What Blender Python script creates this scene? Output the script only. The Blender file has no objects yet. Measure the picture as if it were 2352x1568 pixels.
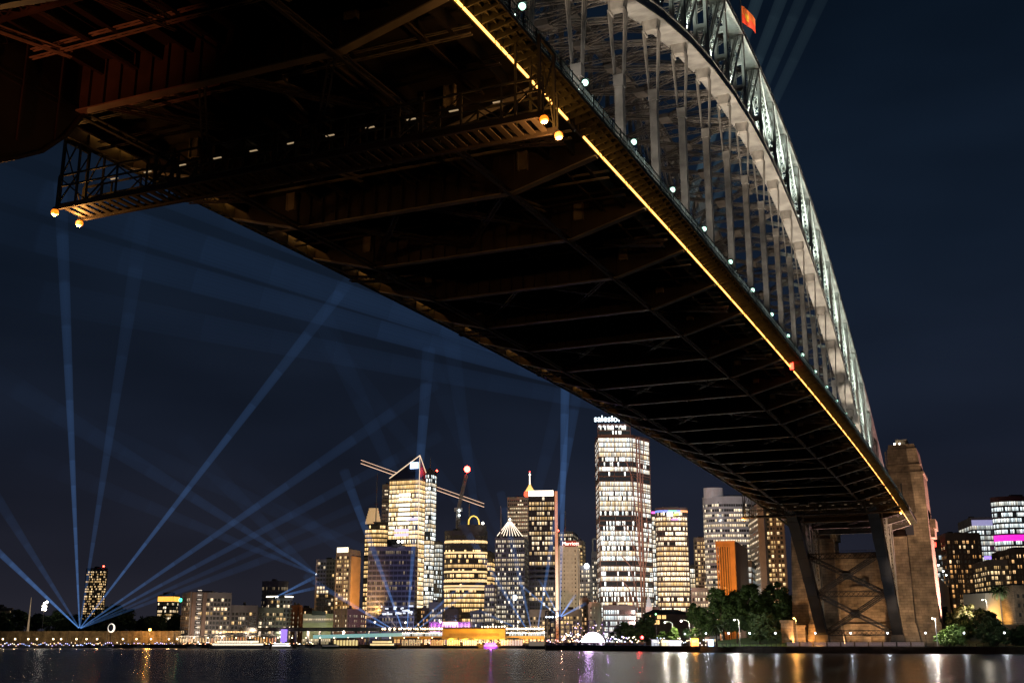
import bpy, math, random
from mathutils import Vector, Matrix
R = math.radians
random.seed(7)
S = bpy.context.scene
COL = S.collection

# ---------------------------------------------------------------- camera
FPX, CX, CY, W0 = 2600.0, 1176.0, 784.0, 2352.0
PITCH, HEAD, CAMH = R(14.80), R(23.35), 4.6
cam_d = bpy.data.cameras.new('camera'); cam = bpy.data.objects.new('camera', cam_d); COL.objects.link(cam)
cam_d.sensor_width = 36; cam_d.lens = 36 * FPX / W0; cam_d.clip_start = .5; cam_d.clip_end = 9000
cam.location = (0, 0, CAMH); cam.rotation_euler = (R(90) + PITCH, 0, HEAD)
S.camera = cam

# ---------------------------------------------------------------- night sky
wd = bpy.data.worlds.new('World'); S.world = wd; wd.use_nodes = True
nt = wd.node_tree; nt.nodes.clear()
N = nt.nodes.new; LK = nt.links.new
out = N('ShaderNodeOutputWorld'); bg = N('ShaderNodeBackground'); bg2 = N('ShaderNodeBackground'); add = N('ShaderNodeAddShader')
sky = N('ShaderNodeTexSky'); sky.sky_type = 'NISHITA'; sky.sun_disc = False; sky.sun_elevation = R(-6); sky.sun_rotation = R(200)
LK(sky.outputs[0], bg2.inputs[0]); bg2.inputs[1].default_value = .05
tc = N('ShaderNodeTexCoord'); sx = N('ShaderNodeSeparateXYZ'); LK(tc.outputs['Generated'], sx.inputs[0])
# glow of the city low down over the east (left) side, deep blue above
rampz = N('ShaderNodeValToRGB'); e = rampz.color_ramp.elements
e[0].position = 0.0; e[0].color = (.024, .023, .032, 1)
e[1].position = .62; e[1].color = (.0022, .0068, .0145, 1)
for p, c in ((.06, (.0175, .0185, .030)), (.16, (.0095, .0135, .026)), (.32, (.0065, .0125, .0255))):
    q = e.new(p); q.color = (*c, 1)
LK(sx.outputs['Z'], rampz.inputs[0])
nz = N('ShaderNodeTexNoise'); nz.inputs['Scale'].default_value = 2.2; nz.inputs['Detail'].default_value = 3
mp = N('ShaderNodeMapping'); mp.inputs['Scale'].default_value = (1, 1, 3.2); LK(tc.outputs['Generated'], mp.inputs[0]); LK(mp.outputs[0], nz.inputs[0])
cl = N('ShaderNodeMapRange'); cl.inputs[1].default_value = .35; cl.inputs[2].default_value = .75; cl.inputs[3].default_value = .58; cl.inputs[4].default_value = 1.25
LK(nz.outputs[0], cl.inputs[0]); LK(rampz.outputs[0], bg.inputs[0]); LK(cl.outputs[0], bg.inputs[1])
LK(bg.outputs[0], add.inputs[0]); LK(bg2.outputs[0], add.inputs[1]); LK(add.outputs[0], out.inputs[0])
vs = S.view_settings; vs.view_transform = 'Standard'; vs.look = 'None'; vs.exposure = 0; vs.gamma = 1
S.cycles.max_bounces = 5; S.cycles.diffuse_bounces = 2; S.cycles.glossy_bounces = 3; S.cycles.transparent_max_bounces = 12
S.cycles.volume_bounces = 0; S.cycles.use_light_tree = True; S.cycles.sample_clamp_indirect = 4; S.cycles.caustics_reflective = False

# ---------------------------------------------------------------- survey helpers: turn a sighting into a point in the place
def _ray(x, y):
    a = (x - CX) / FPX; b = -(y - CY) / FPX
    r = (a, math.cos(PITCH) - b * math.sin(PITCH), math.sin(PITCH) + b * math.cos(PITCH))
    c, s = math.cos(HEAD), math.sin(HEAD)
    return Vector((c * r[0] - s * r[1], s * r[0] + c * r[1], r[2]))
HV = Vector((-math.sin(HEAD), math.cos(HEAD), 0)); RV = Vector((math.cos(HEAD), math.sin(HEAD), 0))
def at(x, y, d):
    r = _ray(x, y); r = r * (d / r.dot(HV)); r.z += CAMH; return r
def gx(x, d):                      # ground point below a sighting at depth d
    p = at(x, 1400, d); return Vector((p.x, p.y, 0))
def hz(x, y, d): return at(x, y, d).z

# ---------------------------------------------------------------- mesh builder
ORG = {}
class MB:
    def __init__(s): s.v = []; s.f = []; s.m = []; s.uv = None
    def quad(s, pts, mi=0, uv=None):
        n = len(s.v); s.v += [tuple(p) for p in pts]; s.f.append(tuple(range(n, n + len(pts)))); s.m.append(mi)
        if uv is not None:
            if s.uv is None: s.uv = {}
            s.uv[len(s.f) - 1] = uv
    def hexa(s, p, mi=0):          # p: 4 bottom, 4 top
        n = len(s.v); s.v += [tuple(q) for q in p]
        for f in ((0, 3, 2, 1), (4, 5, 6, 7), (0, 1, 5, 4), (1, 2, 6, 5), (2, 3, 7, 6), (3, 0, 4, 7)):
            s.f.append(tuple(n + i for i in f)); s.m.append(mi)
    def box(s, x0, x1, y0, y1, z0, z1, mi=0):
        s.hexa([(x0, y0, z0), (x1, y0, z0), (x1, y1, z0), (x0, y1, z0), (x0, y0, z1), (x1, y0, z1), (x1, y1, z1), (x0, y1, z1)], mi)
    def rbox(s, c, sx_, sy_, z0, z1, ang=0, mi=0):
        c = Vector(c); u = Vector((math.cos(ang), math.sin(ang), 0)) * sx_ / 2; v = Vector((-math.sin(ang), math.cos(ang), 0)) * sy_ / 2
        b = [c - u - v, c + u - v, c + u + v, c - u + v]
        s.hexa([(p.x, p.y, z0) for p in b] + [(p.x, p.y, z1) for p in b], mi)
    def beam(s, a, b, w, h, up=(0, 0, 1), mi=0):
        a = Vector(a); b = Vector(b); d = (b - a)
        if d.length < 1e-6: return
        d.normalize(); up = Vector(up)
        if abs(d.dot(up)) > .98: up = Vector((0, 1, 0)) if abs(d.y) < .9 else Vector((1, 0, 0))
        r = d.cross(up).normalized() * w / 2; u = r.cross(d).normalized() * h / 2
        s.hexa([a - r - u, a + r - u, b + r - u, b - r - u, a - r + u, a + r + u, b + r + u, b - r + u], mi)
    def tube(s, a, b, r0, r1=None, n=8, cap=True, mi=0):
        a = Vector(a); b = Vector(b); r1 = r0 if r1 is None else r1
        d = (b - a).normalized(); up = Vector((0, 0, 1)) if abs(d.z) < .9 else Vector((1, 0, 0))
        u = d.cross(up).normalized(); w = d.cross(u); k = len(s.v)
        for i in range(n):
            t = 2 * math.pi * i / n; o = u * math.cos(t) + w * math.sin(t)
            s.v += [tuple(a + o * r0), tuple(b + o * r1)]
        for i in range(n):
            j = (i + 1) % n; s.f.append((k + 2 * i, k + 2 * j, k + 2 * j + 1, k + 2 * i + 1)); s.m.append(mi)
        if cap:
            s.f.append(tuple(k + 2 * i for i in range(n))[::-1]); s.m.append(mi)
            s.f.append(tuple(k + 2 * i + 1 for i in range(n))); s.m.append(mi)
    def prism(s, poly, z0, z1, mi=0, top=None):
        k = len(s.v); n = len(poly); top = top or poly
        s.v += [(p[0], p[1], z0) for p in poly] + [(p[0], p[1], z1) for p in top]
        for i in range(n):
            j = (i + 1) % n; s.f.append((k + i, k + j, k + n + j, k + n + i)); s.m.append(mi)
        s.f.append(tuple(k + n + i for i in range(n))); s.m.append(mi)
        s.f.append(tuple(k + i for i in range(n))[::-1]); s.m.append(mi)
    def ball(s, c, r, n=10, m=6, sz=1, half=False, mi=0):
        k = len(s.v); c = Vector(c); lo = 0 if half else -math.pi / 2
        for j in range(m + 1):
            t = lo + (math.pi / 2 - lo) * j / m
            for i in range(n):
                p = 2 * math.pi * i / n
                s.v.append((c.x + r * math.cos(t) * math.cos(p), c.y + r * math.cos(t) * math.sin(p), c.z + r * sz * math.sin(t)))
        for j in range(m):
            for i in range(n):
                q = (i + 1) % n; s.f.append((k + j * n + i, k + j * n + q, k + (j + 1) * n + q, k + (j + 1) * n + i)); s.m.append(mi)
    def lattice(s, a, b, w, h, up=(0, 0, 1), c=.16, bay=None, lace=.09, sides=4):
        """laced box member: four corner angles with zig-zag lacing on its faces"""
        a = Vector(a); b = Vector(b); L = (b - a).length; d = (b - a).normalized(); up = Vector(up)
        if abs(d.dot(up)) > .95: up = Vector((0, 1, 0)) if abs(d.y) < .9 else Vector((1, 0, 0))
        r = d.cross(up).normalized() * w / 2; u = r.cross(d).normalized() * h / 2
        cs = [-r - u, r - u, r + u, -r + u]
        for o in cs: s.beam(a + o, b + o, c, c, up)
        bay = bay or max(w, h); n = max(2, int(round(L / bay)))
        faces = ((0, 1), (2, 3), (1, 2), (3, 0))[:sides]
        for (i, j) in faces:
            for q in range(n):
                p0 = a + d * (L * q / n); p1 = a + d * (L * (q + 1) / n)
                A, B = (cs[i], cs[j]) if q % 2 == 0 else (cs[j], cs[i])
                nrm = (cs[j] - cs[i]).cross(d)
                s.beam(p0 + A, p1 + B, lace, .04, nrm)
                if w > .9 and c > .2: s.beam(p0 + B, p1 + A, lace, .04, nrm)
    def build(s, name, mat, parent=None, smooth=False, org=None):
        if not s.v: return None
        if parent is not None: o0 = ORG[parent.name]
        elif org is not None: o0 = Vector(org)
        else:
            xs = [v[0] for v in s.v]; ys = [v[1] for v in s.v]; zs = [v[2] for v in s.v]
            o0 = Vector(((min(xs) + max(xs)) / 2, (min(ys) + max(ys)) / 2, min(zs)))
        me = bpy.data.meshes.new(name)
        me.from_pydata([(v[0] - o0.x, v[1] - o0.y, v[2] - o0.z) for v in s.v], [], s.f)
        mats = mat if isinstance(mat, (list, tuple)) else [mat]
        for m_ in mats: me.materials.append(m_)
        if len(mats) > 1: me.polygons.foreach_set('material_index', s.m)
        if s.uv:
            ul = me.uv_layers.new(name='UVMap')
            for fi, uv in s.uv.items():
                p = me.polygons[fi]
                for li, w_ in zip(p.loop_indices, uv): ul.data[li].uv = w_
        if smooth: me.polygons.foreach_set('use_smooth', [True] * len(me.polygons))
        me.update()
        o = bpy.data.objects.new(name, me); COL.objects.link(o)
        if parent is not None: o.parent = parent
        else: o.location = o0
        ORG[o.name] = o0
        return o
def tag(o, label=None, cat=None, group=None, kind=None):
    if label: o['label'] = label
    if cat: o['category'] = cat
    if group: o['group'] = group
    if kind: o['kind'] = kind
    return o
def thing(name, loc, label, cat, group=None):
    o = bpy.data.objects.new(name, None); COL.objects.link(o); o.location = loc; ORG[o.name] = Vector(loc)
    return tag(o, label, cat, group)
def copy_thing(src, loc, label=None, rz=None, scale=None):
    r = src.copy(); COL.objects.link(r); r.location = loc
    if rz is not None: r.rotation_euler = (0, 0, rz)
    if scale is not None: r.scale = scale if hasattr(scale, '__len__') else (scale,) * 3
    if label: r['label'] = label
    for ch in list(src.children):
        c = ch.copy(); COL.objects.link(c); c.parent = r
        for g in ch.children:
            d = g.copy(); COL.objects.link(d); d.parent = c
    ORG[r.name] = Vector(loc)
    return r

# ---------------------------------------------------------------- materials
MC = {}
def mat(name, col, rough=.6, metal=0, emis=None, strength=0, noise=0, nscale=1.0, sample=False, spec=.5):
    if name in MC: return MC[name]
    m = bpy.data.materials.new(name); m.use_nodes = True; MC[name] = m
    n = m.node_tree.nodes; l = m.node_tree.links; b = n['Principled BSDF']
    b.inputs['Base Color'].default_value = (*col, 1); b.inputs['Roughness'].default_value = rough; b.inputs['Metallic'].default_value = metal
    b.inputs['Specular IOR Level'].default_value = spec
    if noise:
        t = n.new('ShaderNodeTexCoord'); z = n.new('ShaderNodeTexNoise'); z.inputs['Scale'].default_value = nscale; z.inputs['Detail'].default_value = 5
        r = n.new('ShaderNodeMapRange'); r.inputs[1].default_value = .3; r.inputs[2].default_value = .7
        r.inputs[3].default_value = 1 - noise; r.inputs[4].default_value = 1 + noise
        mx = n.new('ShaderNodeVectorMath'); mx.operation = 'SCALE'; mx.inputs[0].default_value = col
        l.new(t.outputs['Object'], z.inputs[0]); l.new(z.outputs[0], r.inputs[0]); l.new(r.outputs[0], mx.inputs['Scale']); l.new(mx.outputs[0], b.inputs['Base Color'])
    if emis:
        b.inputs['Emission Color'].default_value = (*emis, 1); b.inputs['Emission Strength'].default_value = strength
    m.cycles.emission_sampling = 'FRONT' if sample else 'NONE'
    return m
def stone_mat(name, col, bw=1.2, bh=.45, dark=.45, rough=.85):
    """coursed sandstone blocks, laid by Z and by the wall's own direction"""
    if name in MC: return MC[name]
    m = bpy.data.materials.new(name); m.use_nodes = True; MC[name] = m
    n = m.node_tree.nodes; l = m.node_tree.links; b = n['Principled BSDF']; b.inputs['Roughness'].default_value = rough
    t = n.new('ShaderNodeTexCoord'); s = n.new('ShaderNodeSeparateXYZ'); l.new(t.outputs['Object'], s.inputs[0])
    ad = n.new('ShaderNodeMath'); ad.operation = 'ADD'; l.new(s.outputs[0], ad.inputs[0]); l.new(s.outputs[1], ad.inputs[1])
    c = n.new('ShaderNodeCombineXYZ'); l.new(ad.outputs[0], c.inputs[0]); l.new(s.outputs[2], c.inputs[1])
    k = n.new('ShaderNodeTexBrick'); k.inputs['Scale'].default_value = 1; k.inputs['Brick Width'].default_value = bw; k.inputs['Row Height'].default_value = bh
    k.inputs['Mortar Size'].default_value = .05; k.inputs['Mortar Smooth'].default_value = .3; l.new(c.outputs[0], k.inputs[0])
    k.inputs['Color1'].default_value = (*col, 1); k.inputs['Color2'].default_value = (*[x * .72 for x in col], 1); k.inputs['Mortar'].default_value = (*[x * dark for x in col], 1)
    z = n.new('ShaderNodeTexNoise'); z.inputs['Scale'].default_value = .25; z.inputs['Detail'].default_value = 6; l.new(t.outputs['Object'], z.inputs[0])
    r = n.new('ShaderNodeMapRange'); r.inputs[1].default_value = .3; r.inputs[2].default_value = .7; r.inputs[3].default_value = .45; r.inputs[4].default_value = 1.3; l.new(z.outputs[0], r.inputs[0])
    mx = n.new('ShaderNodeVectorMath'); mx.operation = 'SCALE'; l.new(k.outputs[0], mx.inputs[0]); l.new(r.outputs[0], mx.inputs['Scale']); l.new(mx.outputs[0], b.inputs['Base Color'])
    bp = n.new('ShaderNodeBump'); bp.inputs['Strength'].default_value = .6; bp.inputs['Distance'].default_value = .15; l.new(k.outputs['Fac'], bp.inputs['Height']); bp.invert = True; l.new(bp.outputs[0], b.inputs['Normal'])
    return m
def glow(name, col, strength, sample=False): return mat(name, (.6, .6, .6), .5, 0, col, strength, sample=sample)

STEEL = mat('painted_steel_grey', (.30, .29, .27), .55, 0, noise=.35, nscale=.35)
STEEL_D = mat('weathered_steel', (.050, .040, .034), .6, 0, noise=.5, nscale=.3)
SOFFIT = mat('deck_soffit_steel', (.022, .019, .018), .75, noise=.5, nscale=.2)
GREENST = mat('footway_steel', (.09, .09, .06), .6, noise=.5, nscale=.5)
CONC = mat('concrete', (.28, .27, .25), .85, noise=.2, nscale=.3)
DARK = mat('dark_metal', (.03, .03, .032), .5)
SAND = stone_mat('sandstone_blocks', (.34, .26, .18), 2.6, 1.15, .28)
STEEL_B = mat('shaded_bracing_steel', (.15, .135, .12), .6, noise=.4, nscale=.4)  # same bridge paint, darkened to put interior shade into the bracing
STEEL_H = mat('hanger_steel', (.40, .37, .33), .5, noise=.35, nscale=.5)  # same bridge paint, lightened so the hangers look more strongly lit
CASE = mat('chord_casing_steel', (.016, .018, .024), .5, noise=.4, nscale=.15, spec=.12)
ASPH = mat('asphalt', (.05, .05, .05), .9, noise=.2)
GOLD = glow('gold_strip_light', (1, .42, .085), 4.6, True)

def lamp(name, kind, loc, power, col, radius=.3, target=None, cone=60, blend=.5):
    d = bpy.data.lights.new(name, kind); d.energy = power; d.color = col; d.shadow_soft_size = radius
    if kind == 'SPOT': d.spot_size = R(cone); d.spot_blend = blend
    o = bpy.data.objects.new(name, d); COL.objects.link(o); o.location = loc
    if target is not None: o.rotation_euler = (Vector(target) - Vector(loc)).to_track_quat('-Z', 'Y').to_euler()
    return o
def in_thing(o, parent):            # a lamp that belongs to a thing
    o.parent = parent; o.location = Vector(o.location) - ORG[parent.name]; return o
# ================================================================ THE BRIDGE
XR, XL, YM, PAN = -44.4, -74.4, 249.0, 17.86         # arch planes, midspan, panel length
EDR, EDL = -33.4, -85.4                               # outer edges of the footways
def py(k): return YM + PAN * k
def zb(k): return 116.6 - .555 * k * k                # lower chord
def zt(k): return 137.5 - .43 * k * k + .0003 * k ** 4
def zg(y): return 56.8 - 9.7e-5 * (y - 255) ** 2      # bottom of the deck fascia
Y_END = 503.0
bridge = thing('steel_arch_bridge', (-59.4, YM, 0), 'huge grey steel arch bridge with dark deck spanning the harbour overhead', 'bridge')
def chord(zf, w, h, X, name, step=2, lab=None):
    m = MB(); prev = None
    for k in range(-14, 15):
        p = Vector((X, py(k), zf(k)))
        if prev is not None:
            m.beam(prev, p, w, h)
            d = (p - prev).normalized(); nn = Vector((1, 0, 0)).cross(d)
            for s in (-1, 1):                          # projecting flange angles along the box edges
                for q in (-1, 1):
                    o = Vector((s * (w / 2 + .06), 0, 0)) + nn * (q * (h / 2 - .05))
                    m.beam(prev + o, p + o, .14, .28)
            m.beam(p - d * .9, p + d * .9, w + .05, h + .05)
            for t in (.25, .5, .75): c = prev.lerp(p, t); m.beam(c - d * .08, c + d * .08, w + .03, h + .03)
        prev = p
    return m.build(name, STEEL, bridge)
for X in (XR, XL):
    chord(zb, 3.6, 1.9, X, 'bottom_chord'); chord(zt, 3.0, 1.3, X, 'top_chord')
    for k in range(-14, 15):                           # vertical posts of the truss
        m = MB(); a = Vector((X, py(k), zb(k) + 1)); b = Vector((X, py(k), zt(k) - .8))
        hw = 1.05
        for s in (-1, 1):
            m.lattice(a + Vector((s * hw, 0, 0)), b + Vector((s * hw, 0, 0)), .3, 1.3, (0, 1, 0), .26, 1.5, .14, 4)
        m.beam(a + Vector((0, 0, 0)), a + Vector((0, 0, 1.8)), 2.6, 1.9, (0, 1, 0))
        m.beam(b - Vector((0, 0, 2.2)), b, 2.6, 1.9, (0, 1, 0))
        for t in (.35, .68):
            c = a.lerp(b, t); m.beam(c - Vector((0, 0, .4)), c + Vector((0, 0, .4)), 2.3, 1.4, (0, 1, 0))
        m.build('web_post', STEEL, bridge)
    for k in range(-13, 15):                           # diagonals, falling from the crown towards the ends
        if k <= 0: A, B = (X, py(k), zt(k)), (X, py(k - 1), zb(k - 1))
        else: A, B = (X, py(k - 1), zt(k - 1)), (X, py(k), zb(k))
        A, B = Vector(A), Vector(B); d = (B - A).normalized(); A += d * 1.2; B -= d * 1.2
        m = MB()
        for s in (-1, 1):
            o = Vector((s * .85, 0, 0)); m.lattice(A + o, B + o, .25, 1.2, (1, 0, 0), .26, 1.4, .13)
        m.build('web_diagonal', STEEL, bridge)
    for k in range(-14, 15):                           # hangers above the deck, posts where the chord dips below it
        y = py(k); zd = zg(y); z1 = zb(k)
        m = MB()
        if z1 > zd + 7:
            zs = z1 - 2.2; zl = max(zs - 11.5, zd + 3)
            m.hexa([(X - 1.1, y - .7, z1 - 3.0), (X + 1.1, y - .7, z1 - 3.0), (X + 1.1, y + .7, z1 - 3.0), (X - 1.1, y + .7, z1 - 3.0),
                    (X - 1.35, y - 1.0, z1 - .9), (X + 1.35, y - 1.0, z1 - .9), (X + 1.35, y + 1.0, z1 - .9), (X - 1.35, y + 1.0, z1 - .9)])
            for g in (-1, 1): m.box(X + g * 1.0 - .12, X + g * 1.0 + .12, y - 1.05, y + 1.05, z1 - 3.4, z1 - 1)
            for sx_ in (-1, 1):
                for sy_ in (-.8, 0, .8):
                    m.beam((X + sx_ * 1.25, y + sy_, z1 - 3), (X + sx_ * .62, y + sy_ * .45, zl - .6), .17, .17, (0, 1, 0))
            zl2 = zl
            for s in (-1, 1): m.beam((X + s * .5, y, zd - .4), (X + s * .5, y, zl2), .16, 1.25, (0, 1, 0))
            m.box(X - .5, X + .5, y - .5, y - .42, zd - .4, zl2); m.box(X - .5, X + .5, y + .42, y + .5, zd - .4, zl2)
            for i in range(int((zl2 - zd) / 3)): m.box(X - .56, X + .56, y - .54, y - .5, zd + i * 3, zd + i * 3 + .35)
            m.beam((X, y, zl2 - 1.6), (X, y, zl2 + .2), 1.5, 1.3, (0, 1, 0))
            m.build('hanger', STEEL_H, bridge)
        elif z1 < zd - 5:
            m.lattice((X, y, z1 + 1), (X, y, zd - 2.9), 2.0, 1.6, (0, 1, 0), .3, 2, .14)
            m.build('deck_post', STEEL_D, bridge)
# lateral bracing between the two arches
for zf, nm, hh in ((zb, 'bottom_lateral_brace', 2.0), (zt, 'top_lateral_brace', 1.3)):
    for k in range(-14, 15):
        y = py(k); z = zf(k); m = MB(); L = Vector((XL + 1.7, y, z)); Rr = Vector((XR - 1.7, y, z)); mid = (L + Rr) / 2
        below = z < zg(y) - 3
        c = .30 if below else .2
        m.lattice(L, Rr, 1.1, hh, (0, 0, 1), c, 1.9, .12, 4)
        if k < 14:
            y2 = py(k + 1); z2 = zf(k + 1); L2 = Vector((XL + 1.7, y2, z2)); R2 = Vector((XR - 1.7, y2, z2))
            if not (zg(y) - 4 < z < zg(y) + 12 and zf is zb):
                w_ = 1.6 if below else .8
                h_ = 1.4 if below else .6
                m.lattice(L, R2, w_, h_, (0, 0, 1), c, 1.7, .11, 2 if not below else 4); m.lattice(Rr, L2, w_, h_, (0, 0, 1), c, 1.7, .11, 2 if not below else 4)
                xm = (L + Rr + L2 + R2) / 4; dd = ((L2 - L)).normalized()
                m.beam(xm - dd * 2, xm + dd * 2, 3.4 if below else 2.4, .9)
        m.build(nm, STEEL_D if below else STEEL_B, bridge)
# ---- deck
YS = [-30 + 13.4 * i for i in range(40)] + [Y_END]
def strip(x0, x1, dz0, dz1, name, mt, y0=-30, y1=Y_END, step=None):
    m = MB(); ys = [y for y in YS if y0 < y < y1]; ys = [y0] + ys + [y1]
    for a, b in zip(ys, ys[1:]):
        za, zb_ = zg(a), zg(b)
        m.hexa([(x0, a, za + dz0), (x1, a, za + dz0), (x1, b, zb_ + dz0), (x0, b, zb_ + dz0), (x0, a, za + dz1), (x1, a, za + dz1), (x1, b, zb_ + dz1), (x0, b, zb_ + dz1)])
    return m.build(name, mt, bridge)
GR, GL = -35.8, -83.0
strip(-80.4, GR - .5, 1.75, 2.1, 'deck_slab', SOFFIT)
for x in (GR, GL):
    m = MB()
    ys = [-30 + 17.86 / 4 * i for i in range(120)]; ys = [y for y in ys if y < Y_END]
    for a, b in zip(ys, ys[1:]):                        # fascia plate girder with stiffeners
        m.hexa([(x - .12, a, zg(a)), (x + .12, a, zg(a)), (x + .12, b, zg(b)), (x - .12, b, zg(b)),
                (x - .12, a, zg(a) + 1.4), (x + .12, a, zg(a) + 1.4), (x + .12, b, zg(b) + 1.4), (x - .12, b, zg(b) + 1.4)])
        m.box(x - .28, x + .28, a - .05, a + .05, zg(a) + .05, zg(a) + 1.35)
    m.build('fascia_girder', GREENST, bridge)
    f = 1 if x == GR else -1
    m = MB()
    runs = [(28, 96.5), (101, 396), (400, 497)] if f == 1 else []
    for yy in ([] if f == 1 else [28 + i * 17.86 for i in range(27)]):
        m = MB(); m.beam((x + .45, yy, zg(yy) + 1.9), (x + .45, yy + 6.5, zg(yy + 6.5) + 1.9), .2, .2); m.build('light_strip', GOLD, bridge)
    m = MB()
    for a0, b0 in runs:
        yy = a0; m = MB()
        while yy < b0:
            y2 = min(yy + 8.93, b0) - .25
            m.beam((x + f * .2, yy, zg(yy) - .02), (x + f * .2, y2, zg(y2) - .02), .17, .17); yy += 8.93
        m.build('light_strip', GOLD, bridge)
    # footway deck and its brackets
    e = EDR if f == 1 else EDL
    lo, hi = sorted((x + f * .15, e))
    strip(lo, hi, 1.2, 1.38, 'footway_slab', GREENST)
    m = MB(); y = -28
    while y < Y_END:
        z = zg(y); m.hexa([(lo, y - .06, z + (.35 if f == 1 else .9)), (hi, y - .06, z + (.9 if f == 1 else .35)), (hi, y + .06, z + (.9 if f == 1 else .35)), (lo, y + .06, z + (.35 if f == 1 else .9)),
                           (lo, y - .06, z + 1.2), (hi, y - .06, z + 1.2), (hi, y + .06, z + 1.2), (lo, y + .06, z + 1.2)])
        y += 1.49
    for q in (.35, .7, 1.0):
        for a, b in zip(YS, YS[1:]):
            xx = x + (e - x) * q; m.beam((xx, a, zg(a) + 1.1), (xx, b, zg(b) + 1.1), .12, .3)
    m.build('footway_bracing', GREENST, bridge)
    m = MB()                                            # railing: posts, rails and close balusters
    for dz in (1.6, 2.0, 2.75):
        for a, b in zip(YS, YS[1:]): m.beam((e - f * .1, a, zg(a) + dz), (e - f * .1, b, zg(b) + dz), .09, .09)
    y = -30
    while y < Y_END: m.box(e - f * .1 - .07, e - f * .1 + .07, y - .07, y + .07, zg(y) + 1.3, zg(y) + 2.9); y += 2.976
    y = 60
    while y < Y_END: m.box(e - f * .1 - .02, e - f * .1 + .02, y - .02, y + .02, zg(y) + 1.6, zg(y) + 2.75); y += .42
    m.build('railing', DARK, bridge)
    if f == 1:                                          # thin struts that hold the strip light out from the fascia
        m = MB(); y = 70.
        while y < 497:
            m = MB(); m.beam((x + .05, y, zg(y) + 1.3), (x + .55, y - .8, zg(y) - .7), .06, .06); m.beam((x + .05, y, zg(y) + 1.3), (x + .45, y + .9, zg(y) - .45), .05, .05); y += 8.93
            m.build('light_bracket', GREENST, bridge)
# cross girders: deep plate girders with the flange highlight put into lighter steel, haunched out to the edges
for k in range(-14, 15):
    y = py(k); z = zg(y); m = MB(); fl_ = MB(); xo0, xo1 = GL + .2, GR - .2; xi0, xi1 = -73.5, -45.5
    for (a, b, c, d) in ((xo0, -.1, xi0, -2.7), (xi0, -2.7, xi1, -2.7), (xi1, -2.7, xo1, -.1)):
        m.hexa([(a, y - .09, z + b), (c, y - .09, z + d), (c, y + .09, z + d), (a, y + .09, z + b), (a, y - .09, z + 1.75), (c, y - .09, z + 1.75), (c, y + .09, z + 1.75), (a, y + .09, z + 1.75)])
        fl_.beam((a, y, z + b - .08), (c, y, z + d - .08), .9, .14)
    for i in range(17):
        x = xi0 + (xi1 - xi0) * i / 16; m.box(x - .06, x + .06, y - .4, y + .4, z - 2.6, z + 1.7)
    m.build('cross_girder', STEEL_D, bridge); fl_.build('girder_flange', STEEL, bridge)
for x, w_ in ((-45.9, .32), (-73.1, .32)):                # runway beams for the maintenance gantry
    m = MB()
    for dz in (-3.0, -2.45):
        for a, b in zip(YS, YS[1:]): m.beam((x, a, zg(a) + dz), (x, b, zg(b) + dz), w_, .16)
    for i in range(-10, 500, 4): m.box(x - .05, x + .05, i, i + .1, zg(i) - 3, zg(i) - 2.4); m.beam((x, i, zg(i) - 3), (x, i + 2, zg(i) - 2.45), .1, .1)
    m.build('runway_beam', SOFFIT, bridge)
for x in (-81, -79, -70.5, -67.2, -63.9, -60.6, -57.3, -54, -50.7, -48.2, -41.5, -38.6):
    m = MB()
    for a, b in zip(YS, YS[1:]): m.beam((x, a, zg(a) + 1.05), (x, b, zg(b) + 1.05), .35, 1.35)
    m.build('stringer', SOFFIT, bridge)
for k in range(-14, 14):                                 # wind bracing under the deck
    m = MB(); a, b = py(k), py(k + 1)
    xm = -59.5
    for (p, q) in (((-73, a), (xm, b)), ((-46, a), (xm, b)), ((-73, b), (xm, a)), ((-46, b), (xm, a))):
        if k % 2: continue
        m.lattice((p[0], p[1], zg(p[1]) - 1.6), (q[0], q[1], zg(q[1]) - 1.6), .5, .5, (0, 0, 1), .13, 1.0, .08)
    if k % 2:
        for (x0, x1) in ((-82.6, -74.5), (-44.3, -36.2)):
            m.lattice((x0, (a + b) / 2, zg(a) - .4), (x1, (a + b) / 2, zg(a) - 1.5), .6, .7, (0, 0, 1), .14, .8, .09); m.build('deck_brace', STEEL_D, bridge); m = MB()
    m.build('deck_brace', STEEL_D, bridge)
# bearings at the pylon
for X in (XR, XL):
    for yy, s in ((py(14), 1), (py(-14), -1)):
        m = MB(); m.hexa([(X - 3.2, yy - 3.5, 2.2), (X + 3.2, yy - 3.5, 2.2), (X + 3.2, yy + 3.5, 2.2), (X - 3.2, yy + 3.5, 2.2), (X - 2.1, yy - 1.6, 8.8), (X + 2.1, yy - 1.6, 8.8), (X + 2.1, yy + 2.5, 8.8), (X - 2.1, yy + 2.5, 8.8)])
        m.build('bearing', STEEL_D, bridge)
        m = MB()
        for k in (10, 11, 12, 13):                       # deeper boxed chord below the deck
            kk = k * s; a = Vector((X, py(kk), zb(kk))); b = Vector((X, py(kk + s), zb(kk + s)))
            m.beam(a, b, 3.95, 3.9)
            d = (b - a).normalized()
            for t in (.0, .5, 1): c = a.lerp(b, t); m.beam(c - d * 1.4, c + d * 1.4, 4.1, 4.05)
        m.build('chord_casing', CASE, bridge)

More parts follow.
